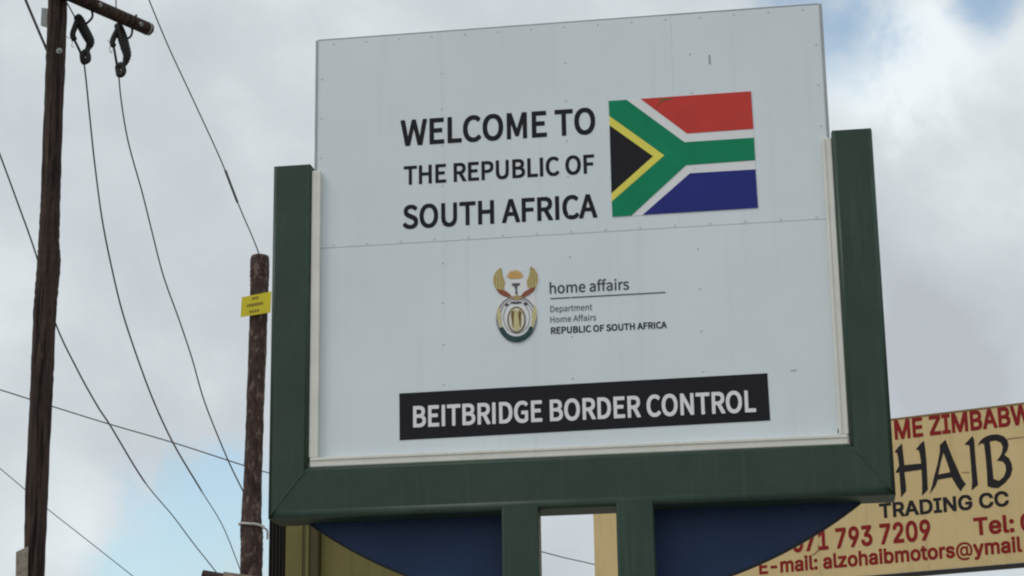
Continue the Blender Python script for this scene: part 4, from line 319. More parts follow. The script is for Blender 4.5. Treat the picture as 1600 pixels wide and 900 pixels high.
 'i': (176, '37.6,-24.9;28,-14.9;28,394.1;37.9,404;129.1,404;139,393.9;139,-15.1;129.1,-25|65.6,418.1;55.4,419.8;49.6,422.1;44.3,425.1;36,432.1;25.1,443;19.3,451.6;16.8,459.1;16,465.6;16,500.6;16.8,506.6;19.1,514.1;25.8,524.4;40.9,539.2;47.9,544.1;56.1,547.4;66.1,549;101.6,549;107.9,548.2;115.9,545.9;123.1,542.2;127.4,539;141,525.4;145.9,518.4;148.9,511.6;151,500.6;151,465.6;150.2,459.4;148.2,452.4;144.7,445.9;141.7,442.1;130.1,430.5;123.1,424.8;115.9,421.1;107.9,418.8;101.6,418'),
 'l': (199, '119.6,-26.9;103.1,-25.7;85.4,-21.7;71.9,-15.6;64.1,-10.2;48,5.6;40.1,16.6;35.9,25;33.1,32.6;29.3,49.4;28,65.6;28,523.9;37.9,534;129.1,534;139,524.1;139,108.1;139.8,96.9;141.3,87.6;143.9,80.1;148.9,78.4;153.1,79;185.1,79;194.9,69.4;206,18.6;206,-11.9;196.4,-21.9;184.4,-25;165.4,-27'),
 'm': (619, '37.6,-24.9;28.4,-15.7;28,-14.6;28,393.9;37.4,403.7;127.1,404;136.7,394.6;137.4,389.8;150.4,397.9;160.9,402.9;173.4,407.2;184.1,409.5;199.1,411;237.4,411;252.9,409.7;263.4,407.7;273.1,404.7;280.9,401.4;288.9,396.9;300.5,387.9;320.6,367.6;335.6,381.7;347.9,390.4;365.6,400.1;378.4,404.7;395.1,408.7;411.9,410.7;456.1,411;464.9,410.5;476.4,409;491.4,405.4;505.1,400.4;513.1,396.7;523.4,390.2;533.1,382.5;548.4,367.5;557.4,356.9;567.4,340.6;572.4,329.1;575.4,320.1;579.7,301.1;581.7,282.1;582,-14.9;572.6,-24.7;481.1,-25;471.1,-15.4;471,240.9;469.7,256.1;467.7,265.9;464.9,274.1;461.9,280.6;456.5,288.6;448.4,293.9;438.6,298.7;428.6,301.9;418.4,304;404.6,301.2;394.4,297.4;386.1,292.9;379.1,287.7;372.8,279.4;367.9,270.1;363.8,258.6;361.5,248.9;360,234.6;360,-14.9;350.6,-24.7;259.1,-25;249.1,-15.4;249,246.6;247.7,259.4;245.9,266.9;242.2,276.4;236.9,285.4;233.5,289.4;225.9,294.7;219.6,297.9;208.4,301.9;199.4,303.8;189.1,301.4;178.6,297.6;167.1,291.4;159.5,285.9;153.3,277.4;147.9,267.9;143.6,256.6;140.8,244.6;139,226.6;138.9,-15.4;129.1,-25'),
 'o': (425, '187.4,-32.9;166.4,-31.5;143.1,-26.9;122.1,-19.7;102.6,-9.7;88.1,0.8;74.6,12.8;57,30.9;41.6,51.4;30.3,70.9;21.6,91.4;16.8,106.9;12,129.9;10.3,143.9;9,167.1;9.3,217.4;11.8,243.9;14.3,258.6;21.6,284.6;31.3,307.1;43.1,327.4;57.5,346.1;75.6,364.5;83.6,371.7;100.6,384.4;114.1,391.9;131.9,399.4;144.1,403.2;163.1,407;188.1,409;226.1,409;248.4,407.5;259.9,405.7;283.1,399.7;302.6,391.6;315.4,384.4;334.6,369.7;355.9,348.7;365.6,337.2;378.2,317.9;388.8,296.4;393.4,284.6;398.9,265.9;403.2,243.9;405,228.1;406,207.1;405.7,157.4;403.2,131.6;398.2,106.9;393.4,91.4;388.8,79.6;378.2,58.4;367.7,42.1;358.2,30.1;340.7,12.1;323.9,-2.4;313.4,-9.7;294.9,-19.2;283.1,-23.7;259.9,-29.7;234.9,-32.7|206,72.1;216.9,73.5;226.6,76.1;241.4,82.3;248.9,86.8;259.1,94.8;266.4,103.3;271.2,110.4;276.9,120.9;282.2,132.9;284.9,141.1;291,166.1;293.5,187.1;291,208.9;284.9,233.9;276.4,255.6;266.6,272.2;259.1,281.2;248.9,289.2;241.6,293.6;226.6,299.9;218.1,302.2;207.6,304;196.6,302.2;188.1,299.9;172.9,293.3;166.1,289.1;156.4,281.5;148.4,271.7;137.8,253.9;129.8,233.4;124.5,211.9;121.5,187.6;124,166.1;130.1,141.1;136.3,124.6;140.8,115.9;148.6,103.8;158.4,92.8;172.6,82.8;188.1,76.1'),
 'r': (269, '37.6,-24.9;28,-14.9;28.1,394.4;38.1,404;127.1,404;136.6,394.7;137.4,392.7;145.1,397.2;158.1,403.2;165.6,405.7;181.1,409;194.4,410;235.1,410;244.4,409;258.4,408.9;268,398.9;267.7,306.4;258.1,297;227.9,297;207.1,300;191.4,296.7;175.6,290.6;164.6,283.6;157.1,277.2;151.1,268.6;147.6,261.9;142.1,246.9;139.8,234.9;139,225.1;138.9,-15.4;129.1,-25'),
 's': (375, '160.1,-32.9;146.6,-32.2;129.9,-30.2;113.6,-26.9;96.4,-21.9;89.4,-18.9;75.4,-11.4;62.8,-2.6;55,4.1;40.4,18.8;32.1,28.6;24.3,40.6;17.8,54.4;13.3,68.1;11,78.4;11.1,109.4;21.4,119.2;78.4,132;109.1,132;118.9,122.4;121.3,114.1;126.3,101.9;130.1,95.1;135.1,88.3;145.1,81.6;156.1,76.6;165.6,73.6;181.4,70.8;201.4,74.3;209.9,77.1;222.1,82.8;228.7,87.1;233.6,91.6;239.7,101.9;240.1,103.4;239.4,105.4;233.9,114.6;226.1,119.6;215.6,124.4;204.1,128.2;131.1,145.6;108.4,152.3;88.6,160.6;79.4,165.6;70.1,171.6;58.8,180.9;45.1,194.5;36.8,204.9;31.2,214.6;25.6,229.6;23.3,240.6;22,255.9;22,292.4;23,305.1;24.6,313.4;29.1,327.6;35.8,341.1;42.3,350.4;62.6,371.5;70.9,378.5;81.9,385.9;94.1,392.6;109.4,399.2;124.6,403.9;135.9,406.2;151.4,408.2;165.9,409;208.4,409;222.1,408.2;238.9,406;250.4,403.4;262.6,399.7;276.2,394.1;283.6,390.2;293.9,383.4;300.4,378.2;323.7,354.9;332.2,343.1;337.7,333.9;342.2,324.9;346.9,312.6;349,305.4;348.7,274.4;338.9,264.8;297.4,255.1;283.4,252;252.9,252;243,261.6;236.2,277.1;229.6,287.2;224.6,293.2;217.9,297.7;210.1,301.4;201.1,304.4;188.1,307;172.4,303.9;158.9,298.9;151.6,295.2;146.3,291.9;142.8,288.6;139.4,283.4;136.7,276.4;142.1,266.1;148.1,262.2;159.1,256.8;178.1,250.3;239.1,235.4;268.9,227.2;282.6,221.8;298.9,213.7;307.4,208.1;316.2,201.1;333.1,184.2;342.2,172.9;348.6,160.9;352.7,149.4;354.7,139.6;356,125.1;356,88.4;354.7,73.9;351.9,61.1;348.1,50.4;341.9,38.6;332.7,25.9;326.8,19.1;307.9,1;296.9,-7.2;283.9,-14.9;275.1,-19.2;257.1,-25.2;240.9,-29;228.9,-31;202.6,-33'),
 't': (237, '148.6,-28.9;131.4,-27.7;119.6,-25.7;108.6,-22.7;100,-19.4;91.6,-15.2;83.6,-9.9;77.6,-5;63.1,9.5;55.3,19.4;50.1,28.6;46.8,36.1;43.3,47.9;41.5,56.4;40,74.9;40,301.6;-9.1,302;-19,311.9;-18.9,394.4;-9.1,404;39.9,404.2;40,486.1;49.9,496;141.4,495.9;151,486.1;151.1,404.2;219.1,404;229,394.1;228.7,311.4;219.1,302;151,301.6;151,108.6;153.3,91.6;156.7,82.9;159.4,80.3;165.1,77.8;171.4,76.3;186.4,79;217.1,79;226.9,69.4;238,17.6;238,-13.1;228.1,-23.1;209.9,-27.7;194.9,-29'),
 'y': (399, '69.6,-169.9;47.4,-167.7;32.1,-164.2;22.1,-154.4;22,-123.4;35.8,-71.1;45.9,-61;78.4,-61;91.9,-63.1;99.1,-60.4;105.9,-56.4;110.4,-52.1;119.4,-36.6;126.2,-20.1;132.2,-1.6;-7.7,362.6;-7.9,394.4;1.3,403.6;2.4,404;98.9,404;109,394.4;194.6,158.6;280,394.4;290.1,404;386.4,403.9;396,394.1;395.7,362.6;229.2,-73.1;222.8,-87.9;216.4,-100.4;209.7,-111.6;201.7,-122.9;183.1,-141.7;170.9,-151.4;154.6,-160.9;137.1,-166.7;119.9,-169.5;111.6,-170'),
 'z': (390, '26.6,-24.9;17,-15.1;17.1,61.6;199.6,297.6;32.6,298.1;23,307.9;23.3,394.6;33.1,404;348.6,403.7;358,394.1;357.9,315.4;179.3,81.4;354.4,80.9;364,71.1;363.7,-15.6;353.9,-25'),
 ' ': (187, ''),
}

class Plane:
    """a flat printed surface: origin, direction of writing u, up is +Z, n points to the viewer"""
    def __init__(s, o, u):
        s.o = Vector(o); s.u = Vector(u).normalized(); s.n = s.u.cross(Vector((0, 0, 1)))
    def uv(s, px, py):
        d = ray(px, py); t = (s.o-CAM).dot(s.n)/d.dot(s.n); p = CAM+d*t-s.o
        return (p.dot(s.u), p.z)
    def w(s, u, v, h=0): return s.o+s.u*u+Vector((0, 0, v))+s.n*h
def fill(splines, bold=0.0, name='print'):
    """splines: lists of (x,y) corners or of six-number bezier knots -> flat filled mesh, holes cut by winding"""
    cu = bpy.data.curves.new(name, 'CURVE'); cu.dimensions = '2D'; cu.fill_mode = 'BOTH'; cu.offset = bold; cu.resolution_u = 5
    for s in splines:
        if len(s[0]) == 2:
            sp = cu.splines.new('POLY'); sp.points.add(len(s)-1)
            for p, q in zip(sp.points, s): p.co = (q[0], q[1], 0, 1)
        else:
            sp = cu.splines.new('BEZIER'); sp.bezier_points.add(len(s)-1)
            for p, q in zip(sp.bezier_points, s):
                p.handle_left_type = p.handle_right_type = 'FREE'
                p.co = (q[2], q[3], 0); p.handle_left = (q[0], q[1], 0); p.handle_right = (q[4], q[5], 0)
        sp.use_cyclic_u = True
    o = bpy.data.objects.new(name, cu); col.objects.link(o)
    dg = bpy.context.evaluated_depsgraph_get(); dg.update()
    me = bpy.data.meshes.new_from_object(o.evaluated_get(dg)); bpy.data.objects.remove(o); bpy.data.curves.remove(cu)
    return me
def glyph_splines(f, text, track=0):
    x = 0; S = []
    for ch in text:
        if ch == '~': continue                     # cuts a word in two objects, no width
        adv, body = GLYPHS[f][ch]
        for s in body.split('|') if body else ():
            S.append([(float(k.split(',')[0])/1000+x/1000, float(k.split(',')[1])/1000) for k in s.split(';')])
        x += adv+track
    return S
def cap_height(f):
    ys = [k[1] for q in glyph_splines(f, {'R': 'H', 'M': 'h'}.get(f, 'E')) for k in q]; return min(ys), max(ys)
def lay(me, pl, fx, fy, h, thick=.0012):
    """put a flat mesh on the plane with the maps fx, fy and give it a little thickness"""
    bm = bmesh.new(); bm.from_mesh(me); bpy.data.meshes.remove(me)
    bmesh.ops.remove_doubles(bm, verts=bm.verts[:], dist=1e-5)
    for v in bm.verts: v.co = pl.w(fx(v.co.x), fy(v.co.y), h)
    r = bmesh.ops.extrude_face_region(bm, geom=bm.faces[:])
    for g in r['geom']:
        if isinstance(g, bmesh.types.BMVert): g.co += pl.n*thick
    return bm
def lettering(pl, f, text, pL, pR, pCap, parent, m, bold=0, h=.0005, track=0):
    """one printed word per object; pL, pR: ends of the baseline, pCap: a point of the cap line (in the photograph)"""
    u0, v0 = pl.uv(*pL); u1, v1 = pl.uv(*pR); vb = (v0+v1)/2; vc = pl.uv(*pCap)[1]
    xs = [p[0] for s in glyph_splines(f, text, track) for p in s]; x0, x1 = min(xs), max(xs); c0, c1 = cap_height(f)
    pos = 0
    for word in text.replace('~', '~ ').split(' '):
        if word.strip('~'):
            dx = pos/1000
            me = fill(glyph_splines(f, word, track))
            obj('lettering', lay(me, pl, lambda x: u0+(x+dx-x0)/(x1-x0)*(u1-u0), lambda y: vb+(y-c0)/(c1-c0)*(vc-vb), h), m, parent)
        pos += sum(GLYPHS[f][c][0]+track for c in word.strip('~'))
        if not word.endswith('~'): pos += GLYPHS[f][' '][0]+track
def poly(pl, px_splines, parent, m, name, h=.0005, label=None, bold=0):
    S = [[pl.uv(*p) for p in s] for s in px_splines]
    o = obj(name, lay(fill(S, bold), pl, lambda x: x, lambda y: y, h), m, parent)
    if label: o['label'] = label
    return o

# ================================================================ ground
bm = bmesh.new(); bmesh.ops.create_grid(bm, x_segments=40, y_segments=40, size=2500)
g = obj('ground', bm, 'ground'); g['kind'] = 'structure'

# ================================================================ the border sign
HB, HBO, PO, PI_, HT = 1.3044, 1.5904, 1.7488, 1.5195, .5036     # frame sizes about the seam
DEP = .33
sign = thing('border_sign', 'tall white welcome sign with flag and crest in a dark green frame on two legs', 'sign', (0, .16, 0))
S = sign
def zz(v): return v+GZ
# --- side posts: rounded tubes whose foot is cut on the mitre
def post(sx):
    bm = bmesh.new(); r = .022; prof = []
    cs = [(r, r, math.pi, 1.5*math.pi), (PO-PI_-r, r, 1.5*math.pi, 2*math.pi), (PO-PI_-r, DEP-r, 0, .5*math.pi), (r, DEP-r, .5*math.pi, math.pi)]
    for (cx, cyy, a0, a1) in cs:
        for k in range(5):
            a = a0+(a1-a0)*k/4; prof.append((cx+r*math.cos(a), cyy+r*math.sin(a)))
    T, B = [], []
    for (s, y) in prof:
        X = sx*(PI_+s)
        T.append(bm.verts.new((X, y, zz(HT)))); B.append(bm.verts.new((X, y, zz(-HB-(HBO-HB)*s/(PO-PI_))+.0012)))
    n = len(prof)
    for k in range(n): bm.faces.new((T[k], T[(k+1) % n], B[(k+1) % n], B[k]))
    bm.faces.new(T); bm.faces.new(B)
    o = obj('post', bm, 'green', S)
    for p in o.data.polygons: p.use_smooth = abs(p.normal.z) < .5 and p.area < .05
    # closing plate on top
    a, b = sorted((sx*(PI_+.004), sx*(PO-.004)))
    obj('end_plate', box(a, b, .004, DEP-.004, zz(HT)+.0005, zz(HT)+.006, .002), 'green', o)
    return o
post(-1); post(1)
# --- bottom beam with rounded long edges, ends cut on the mitre
bm = bmesh.new(); r = .042; hh = HBO-HB; prof = []
for (cyy, cz, rr, a0, a1) in ((r, -hh+r, r, 1.0*math.pi, 1.5*math.pi), (DEP-r, -hh+r, r, 1.5*math.pi, 2*math.pi), (DEP-.02, -.02, .02, 0, .5*math.pi), (.02, -.02, .02, .5*math.pi, math.pi)):
    for k in range(7):
        a = a0+(a1-a0)*k/6; prof.append((cyy+rr*math.cos(a), cz+rr*math.sin(a)))
A, B = [], []
for (y, z) in prof:
    X = PI_+(PO-PI_)*(-z/hh)-.0012
    A.append(bm.verts.new((-X, y, zz(-HB+z)))); B.append(bm.verts.new((X, y, zz(-HB+z))))
n = len(prof)
for k in range(n): bm.faces.new((A[k], A[(k+1) % n], B[(k+1) % n], B[k]))
bm.faces.new(A); bm.faces.new(B)
beam = obj('bottom_beam', bm, 'green', S)
for p in beam.data.polygons: p.use_smooth = abs(p.normal.x) < .3 and p.area < .25
for sx in (-1, 1):                                             # weld bead down each mitre
    pts = [Vector((sx*(PI_+(PO-PI_)*t), -.0005, zz(-HB-(HBO-HB)*t))) for t in [i/14 for i in range(1, 14)]]
    obj('weld', tube([p+Vector((random.uniform(-.001, .001), 0, random.uniform(-.001, .001))) for p in pts], .0042, 6, wob=.2), 'weld', beam, True)
# --- two legs down to the ground
for (x0, x1) in ((-.4135, -.2050), (.2260, .4330)):
    leg = obj('leg', box(x0, x1, .0015, .125, .3, zz(-HBO)+.040, .016, seg=3), 'green', S)
    for p in leg.data.polygons: p.use_smooth = p.area < .06
    obj('base_plate', box(x0-.09, x1+.09, -.09, .24, .28, .3), 'steel', leg)
    obj('footing', box(x0-.2, x1+.2, -.25, .40, -.1, .28, .02), 'concrete', leg)
# --- blue sheets under the beam, cut on one big arc
_br = []
def blue_rivet():
    if not _br:
        bm = bmesh.new(); bmesh.ops.create_uvsphere(bm, u_segments=8, v_segments=4, radius=.007)
        for v in bm.verts: v.co.y *= .4
        me = bpy.data.meshes.new('rivet'); bm.to_mesh(me); bm.free(); me.materials.append(MT['blackedge']); _br.append(me)
    return _br[0]
RC, HC = 2.65, 1.56
base = math.sqrt(RC*RC-HC*HC)
for sx, xin in ((-1, .38), (1, .42)):
    pts = []
    for k in range(25):
        X = HC-(HC-xin)*k/24; pts.append((sx*X, math.sqrt(RC*RC-X*X)-base))
    bm = bmesh.new(); F = [bm.verts.new((x, .24, zz(-HBO)-d-.001)) for i_, (x, d) in enumerate(pts)]
    tops = [bm.verts.new((x, .24, zz(-HBO)+.008)) for x, d in pts[1:]]
    for k in range(len(pts)-1):
        if k == 0: bm.faces.new((F[0], F[1], tops[0]))
        else: bm.faces.new((F[k], F[k+1], tops[k], tops[k-1]))
    ex = bmesh.ops.extrude_face_region(bm, geom=bm.faces[:])
    for q in ex['geom']:
        if isinstance(q, bmesh.types.BMVert): q.co.y += .012
    pan = obj('blue_panel', bm, 'blue', S)
    for k in range(6):
        X = 1.42-k*.185
        o_ = bpy.data.objects.new('rivet', blue_rivet()); col.objects.link(o_); o_.parent = pan
        o_.location = (sx*X, .239, zz(-HBO)-.028)
    # folded dark edge along the arc
    bm = bmesh.new(); prev = None
    for x, d in pts:
        nx, nz = x/RC, -(d+base)/RC
        q = [bm.verts.new((x+nx*o1, y, zz(-HBO)-d+nz*o1)) for (o1, y) in ((-.003, .234), (.008, .234), (.008, .275), (-.003, .275))]
        if prev:
            for k in range(4): bm.faces.new((prev[k], prev[(k+1) % 4], q[(k+1) % 4], q[k]))
        else: bm.faces.new(q)
        prev = q
    bm.faces.new(prev); obj('edge_strip', bm, 'blackedge', pan)
# --- white board sheets: the seam splits upper and lower, two upright joints
YB = .05; BT = 1.3086; U1 = 1.5
pl = Plane((0, YB, GZ), (1, 0, 0))
seamx = pl.uv(1051, 100)[0]
def sheet(x0, x1, z0, z1, dy=0):
    return obj('board_panel', box(x0, x1, YB+dy, YB+.012+dy, zz(z0), zz(z1), .0008, seg=1), 'board', S)
sheet(-U1, seamx-.0005, .0012, BT); sheet(seamx+.0005, U1, .0012, BT, .0006)
sheet(-U1-.012, U1+.012, -HB+.03, -.0012, .0004)
# steel backing behind the sheets
bm = bmesh.new()
for xx in (-1.44, -.98, -.49, 0, .49, .98, 1.40): box(xx, xx+.04, YB+.0145, YB+.06, zz(-HB+.04), zz(BT-.03), bm=bm)
for z in (-1.0, -.35, -.022, .5, 1.22): box(-1.47, 1.47, YB+.0605, YB+.10, zz(z), zz(z+.04), bm=bm)
obj('backing_frame', bm, 'galv', S)
# edge angles at the sides and top of the part that stands above the posts
for x0, x1 in ((-U1-.010, -U1+.004), (U1-.006, U1+.012)):
    obj('edge_strip', box(x0, x1, YB-.004, YB+.06, zz(-HB+.05), zz(BT+.001), .001, seg=1), 'edge', S)
obj('edge_strip', box(-U1+.0045, U1-.0065, YB-.0015, YB+.05, zz(BT+.0005), zz(BT+.006), .001, seg=1), 'edge', S)
# cream beading inside the frame
TI = PI_-.001
for sx in (-1, 1):
    a, b = sorted((sx*(TI-.054), sx*TI))
    t = obj('trim', box(a, b, .018, YB-.0045, zz(-HB+.0565), zz(HT-.03), .006), 'trim', S)
    a, b = sorted((sx*(TI-.054), sx*(TI-.036)))
    obj('trim_lip', box(a, b, .012, .0185, zz(-HB+.0565), zz(HT-.034), .003), 'trim', t)
t = obj('trim', box(-TI+.006, TI-.006, .018, YB-.0045, zz(-HB+.001), zz(-HB+.0555), .006), 'trim', S)
obj('trim_lip', box(-TI+.01, TI-.01, .012, .0185, zz(-HB+.038), zz(-HB+.0555), .003), 'trim', t)
# rivets
def rivet_mesh():
    bm = bmesh.new(); bmesh.ops.create_uvsphere(bm, u_segments=8, v_segments=4, radius=.0062)
    for v in bm.verts: v.co.y *= .35
    me = bpy.data.meshes.new('rivet'); bm.to_mesh(me); bm.free(); me.materials.append(MT['rivet']); return me
rm = rivet_mesh(); spots = []
for k in range(15): spots.append((-1.4+k*.2, BT-.028)); spots.append((-1.4+k*.2+.01, .014))
for xc in (pl.uv(690, 109)[0], pl.uv(883, 96)[0], pl.uv(1078, 84)[0]):
    for k in range(1, 6): spots.append((xc, BT-.028-.235*k+random.uniform(-.01, .01)))
    for k in range(0, 5): spots.append((xc, -.14-.235*k+random.uniform(-.01, .01)))
for k in range(1, 5): spots.append((-1.47, BT-.25*k)); spots.append((1.465, BT-.25*k))
i0 = 0
for (x, z) in spots:
    o = bpy.data.objects.new('rivet', rm); col.objects.link(o); o.parent = S
    o.matrix_parent_inverse = S.matrix_basis.inverted(); o.location = (x, YB-.0005, zz(z))
# print on the board ------------------------------------------------
lettering(pl, 'S', 'WELCOME TO', (626, 229), (930.5, 208.8), (800, 176.5), S, 'ink', .019)
lettering(pl, 'S', 'THE REPUBLIC OF', (631, 289), (929, 271), (780, 250.5), S, 'ink', .019)
lettering(pl, 'S', 'SOUTH AFRICA', (629.5, 358), (933.5, 340), (780, 312), S, 'ink', .019)
strip = poly(pl, [[(624, 614.8), (1199, 583.2), (1203.5, 657), (624.5, 688)]], S, 'ink', 'name_strip')
lettering(pl, 'S', 'BEITBRIDGE BORDER CONTROL', (645.7, 670), (1181.5, 642), (915, 622.2), strip, 'whiteink', .016, h=.0025)
lettering(pl, 'M', 'home affairs', (859, 459.5), (983, 452), (920, 437.5), S, 'greyink', .004)
poly(pl, [[(860, 465.9), (1039.5, 456.1), (1039.5, 457.7), (860, 467.5)]], S, 'greyink', 'rule_line')
lettering(pl, 'R', 'Department', (860, 487.8), (925.5, 484.2), (892, 476.5), S, 'midgrey', .000)
lettering(pl, 'R', 'Home Affairs', (860, 504.2), (931.5, 500.4), (895, 493), S, 'midgrey', .000)
lettering(pl, 'S', 'REPUBLIC OF SOUTH AFRICA', (861, 522.3), (1042, 512.2), (950, 506.9), S, 'ink', .012)
# flag
fl = obj('flag_panel', lay(fill([[pl.uv(*p) for p in ((951, 158), (1173.5, 142.8), (1184.5, 325), (957, 339))]]), pl, lambda x: x, lambda y: y, .0005), 'whiteink', S)
fl['label'] = 'printed six colour flag'
H1 = .0025
poly(pl, [[(1001, 154.6), (1173.5, 142.8), (1177.2, 201.5), (1073.5, 208.8)]], fl, 'fred', 'red_field', H1)
poly(pl, [[(1078, 271), (1180.5, 264.8), (1184.5, 325), (1004, 336.1)]], fl, 'fblue', 'blue_field', H1)
poly(pl, [[(951, 158), (979, 156.1), (1069.5, 222.4), (1178, 215.3), (1180, 250.5), (1072, 258.3), (986.5, 337.2), (957, 339), (956, 315), (1038, 243), (952, 181.5)]], fl, 'fgreen', 'green_band', H1)
poly(pl, [[(952, 181.5), (1038, 243), (956, 315), (955.5, 302.5), (1020.5, 244.5), (952.5, 196)]], fl, 'fyellow', 'yellow_chevron', H1+.0003)
poly(pl, [[(952.5, 196), (1020.5, 244.5), (955.5, 302.5)]], fl, 'ink', 'black_triangle', H1)
poly(pl, [[(1023.5, 171), (1029, 163), (1038, 157.5), (1050, 155), (1050, 153.6), (1030, 154.9), (1034, 158), (1028, 162.5)]], fl, 'dkbrown', 'scuff_mark', H1+.0016)
# crest: shapes traced in a 707 x 900 enlargement of photo area 750..860 x 405..545
def Z(pts): return [(750+x/6.43, 405+y/6.43) for x, y in pts]
def ell(cx, cyy, rx, ry, a0=0, a1=360, n=28): return [(cx+rx*math.cos(R(a0+(a1-a0)*k/n)), cyy-ry*math.sin(R(a0+(a1-a0)*k/n))) for k in range(n+(0 if abs(a1-a0) >= 360 else 1))]
crest = poly(pl, [Z([(190, 80), (225, 150), (262, 215), (280, 110), (350, 80), (440, 105), (470, 215), (490, 150), (505, 62), (560, 80), (600, 190), (580, 290), (545, 370), (588, 520), (560, 690), (480, 800), (365, 842), (250, 805), (185, 690), (155, 540), (190, 385), (140, 300), (122, 200), (150, 110)])], S, 'whiteink', 'crest')
crest['label'] = 'printed coat of arms with golden wings, rising sun and shield'
Hc = .0025
CX = 365
wingL = [(203, 88), (160, 125), (137, 180), (136, 235), (150, 285), (180, 320), (250, 325), (242, 290), (252, 235), (236, 190), (222, 140), (218, 100)]
wingR = [(512, 72), (550, 100), (578, 150), (582, 215), (566, 275), (540, 300), (480, 285), (470, 225), (488, 180), (500, 140), (502, 95)]
poly(pl, [Z(wingL)], crest, 'gold', 'wing', Hc); poly(pl, [Z(wingR)], crest, 'gold', 'wing', Hc)
for wl in (((160, 300), (165, 130), (176, 120), (172, 300)), ((195, 315), (190, 110), (200, 100), (206, 312)), ((225, 318), (215, 150), (222, 160), (234, 318)), ((558, 290), (548, 110), (556, 118), (567, 275)), ((525, 295), (523, 90), (531, 92), (535, 298)), ((497, 290), (505, 110), (511, 100), (506, 290))):
    poly(pl, [Z(wl)], crest, 'ygold', 'feather', Hc+.0016)
poly(pl, [Z([(165, 305), (215, 308), (262, 322), (300, 352), (330, 385), (290, 386), (240, 372), (195, 345)])], crest, 'brownred', 'wing_root', Hc+.0016)
poly(pl, [Z([(560, 280), (500, 298), (455, 322), (425, 352), (400, 388), (450, 382), (505, 352), (545, 318)])], crest, 'brownred', 'wing_root', Hc+.0016)
poly(pl, [Z([(290, 372), (345, 388), (375, 350), (400, 388), (440, 380), (410, 402), (365, 408), (315, 400)])], crest, 'gold', 'breast_band', Hc+.0032)
sunp = []
for k in range(0, 21):
    a = R(180-k*9); rr = (62 if k % 2 == 0 else 88); sunp.append((352+rr*1.05*math.cos(a), 188-rr*math.sin(a)))
poly(pl, [Z(sunp+[(400, 196), (300, 198)])], crest, 'orange', 'rising_sun', Hc)
poly(pl, [Z([(322, 243), (400, 240), (402, 262), (376, 270), (372, 310), (380, 350), (355, 352), (358, 310), (345, 275), (322, 266)])], crest, 'midgrey', 'bird_head', Hc)
poly(pl, [Z(ell(368, 600, 206, 232)), Z(ell(368, 600, 190, 216))], crest, 'ringgrey', 'shield_ring', Hc-.0003, bold=0)
poly(pl, [Z(ell(368, 585, 168, 190, -50, 230)+ell(368, 585, 160, 182, 230, -50))], crest, 'ringgrey', 'shield_ring', Hc-.0006)
poly(pl, [Z(ell(368, 585, 134, 165)), Z(ell(368, 585, 127, 158))], crest, 'ringgrey', 'shield_ring', Hc-.0004)
poly(pl, [Z([(195, 470), (215, 560), (215, 640), (235, 695), (205, 690), (172, 600), (172, 520)])], crest, 'ygold', 'tusk', Hc+.0012)
poly(pl, [Z([(545, 455), (522, 560), (520, 640), (505, 690), (535, 680), (566, 600), (568, 510)])], crest, 'ygold', 'tusk', Hc+.0012)
poly(pl, [Z(ell(368, 610, 92, 132)), Z(ell(368, 610, 80, 120))], crest, 'dkbrown', 'shield_ring', Hc+.0012)
poly(pl, [Z(ell(368, 610, 76, 116))], crest, 'cream', 'shield_field', Hc+.0012)
poly(pl, [Z([(312, 520), (352, 505), (368, 525), (385, 505), (425, 520), (418, 600), (408, 690), (385, 715), (350, 715), (335, 690), (322, 600)])], crest, 'ygold', 'shield_figures', Hc+.0026)
for fx in (328, 400):
    poly(pl, [Z([(fx-12, 530), (fx+2, 518), (fx+16, 532), (fx+13, 575), (fx+10, 680), (fx+2, 690), (fx-6, 620), (fx-14, 575)])], crest, 'dkbrown', 'human_figure', Hc+.004)
poly(pl, [Z([(308, 428), (365, 436), (415, 426), (412, 444), (365, 452), (312, 446)])], crest, 'greyink', 'spear', Hc)
poly(pl, [Z(ell(270, 460, 20, 13))], crest, 'greyink', 'shield_stud', Hc); poly(pl, [Z(ell(460, 450, 20, 16))], crest, 'greyink', 'shield_stud', Hc)
poly(pl, [Z(ell(366, 655, 175, 182, 192, 350)+ell(366, 640, 138, 138, 345, 198))], crest, 'tgreen', 'green_base', Hc+.003)
# thin scratches on the board
poly(pl, [[(1107.5, 86), (1109.5, 86), (1110, 100), (1108, 100.5)]], S, 'ringgrey', 'scratch')
poly(pl, [[(1235, 579), (1245, 577.6), (1245, 578.6), (1235, 580)]], S, 'ringgrey', 'scratch')
poly(pl, [[(1308.6, 672), (1310.4, 672), (1310.6, 678.5), (1309, 679)]], S, 'greyink', 'scratch', .03)

# ================================================================ tan trading sign behind, right
ZB2, ZT2 = at(1500, 888, 15).z, None
u2 = Vector((math.cos(R(22)), -math.sin(R(22)), 0)); o2 = at(1500, 888, 15); o2.z = 0
p2 = Plane(o2, u2)
zb = p2.uv(1490, 888.5)[1]; zt = p2.uv(1500, 643)[1]; ul = p2.uv(928, 850)[0]; ur = 3.9
ts = thing('trading_sign', 'tan trading signboard with maroon and black lettering behind the green frame', 'sign', (o2.x, o2.y, 0))
us = [ul, p2.uv(1100, 850)[0], p2.uv(1281, 870)[0], p2.uv(1281, 870)[0]+1.45, ur]
def slab(pl, u0, u1, z0, z1, h0, h1, name, m, parent, bev=0):
    bm = box(u0, u1, 0, 1, z0, z1)
    for v in bm.verts: v.co = pl.w(v.co.x, v.co.z, h1+(h0-h1)*v.co.y)
    return obj(name, bm, m, parent)
zs = p2.uv(1590, 684)[1]
rows = [zb, p2.uv(1505, 738)[1], zt]
for a, b in zip(us[:-1], us[1:]):
    slab(p2, a+.0015, b-.0015, zb+.004, zt-.004, -.012, random.uniform(-.0015, .0005), 'sign_panel', 'tan', ts)
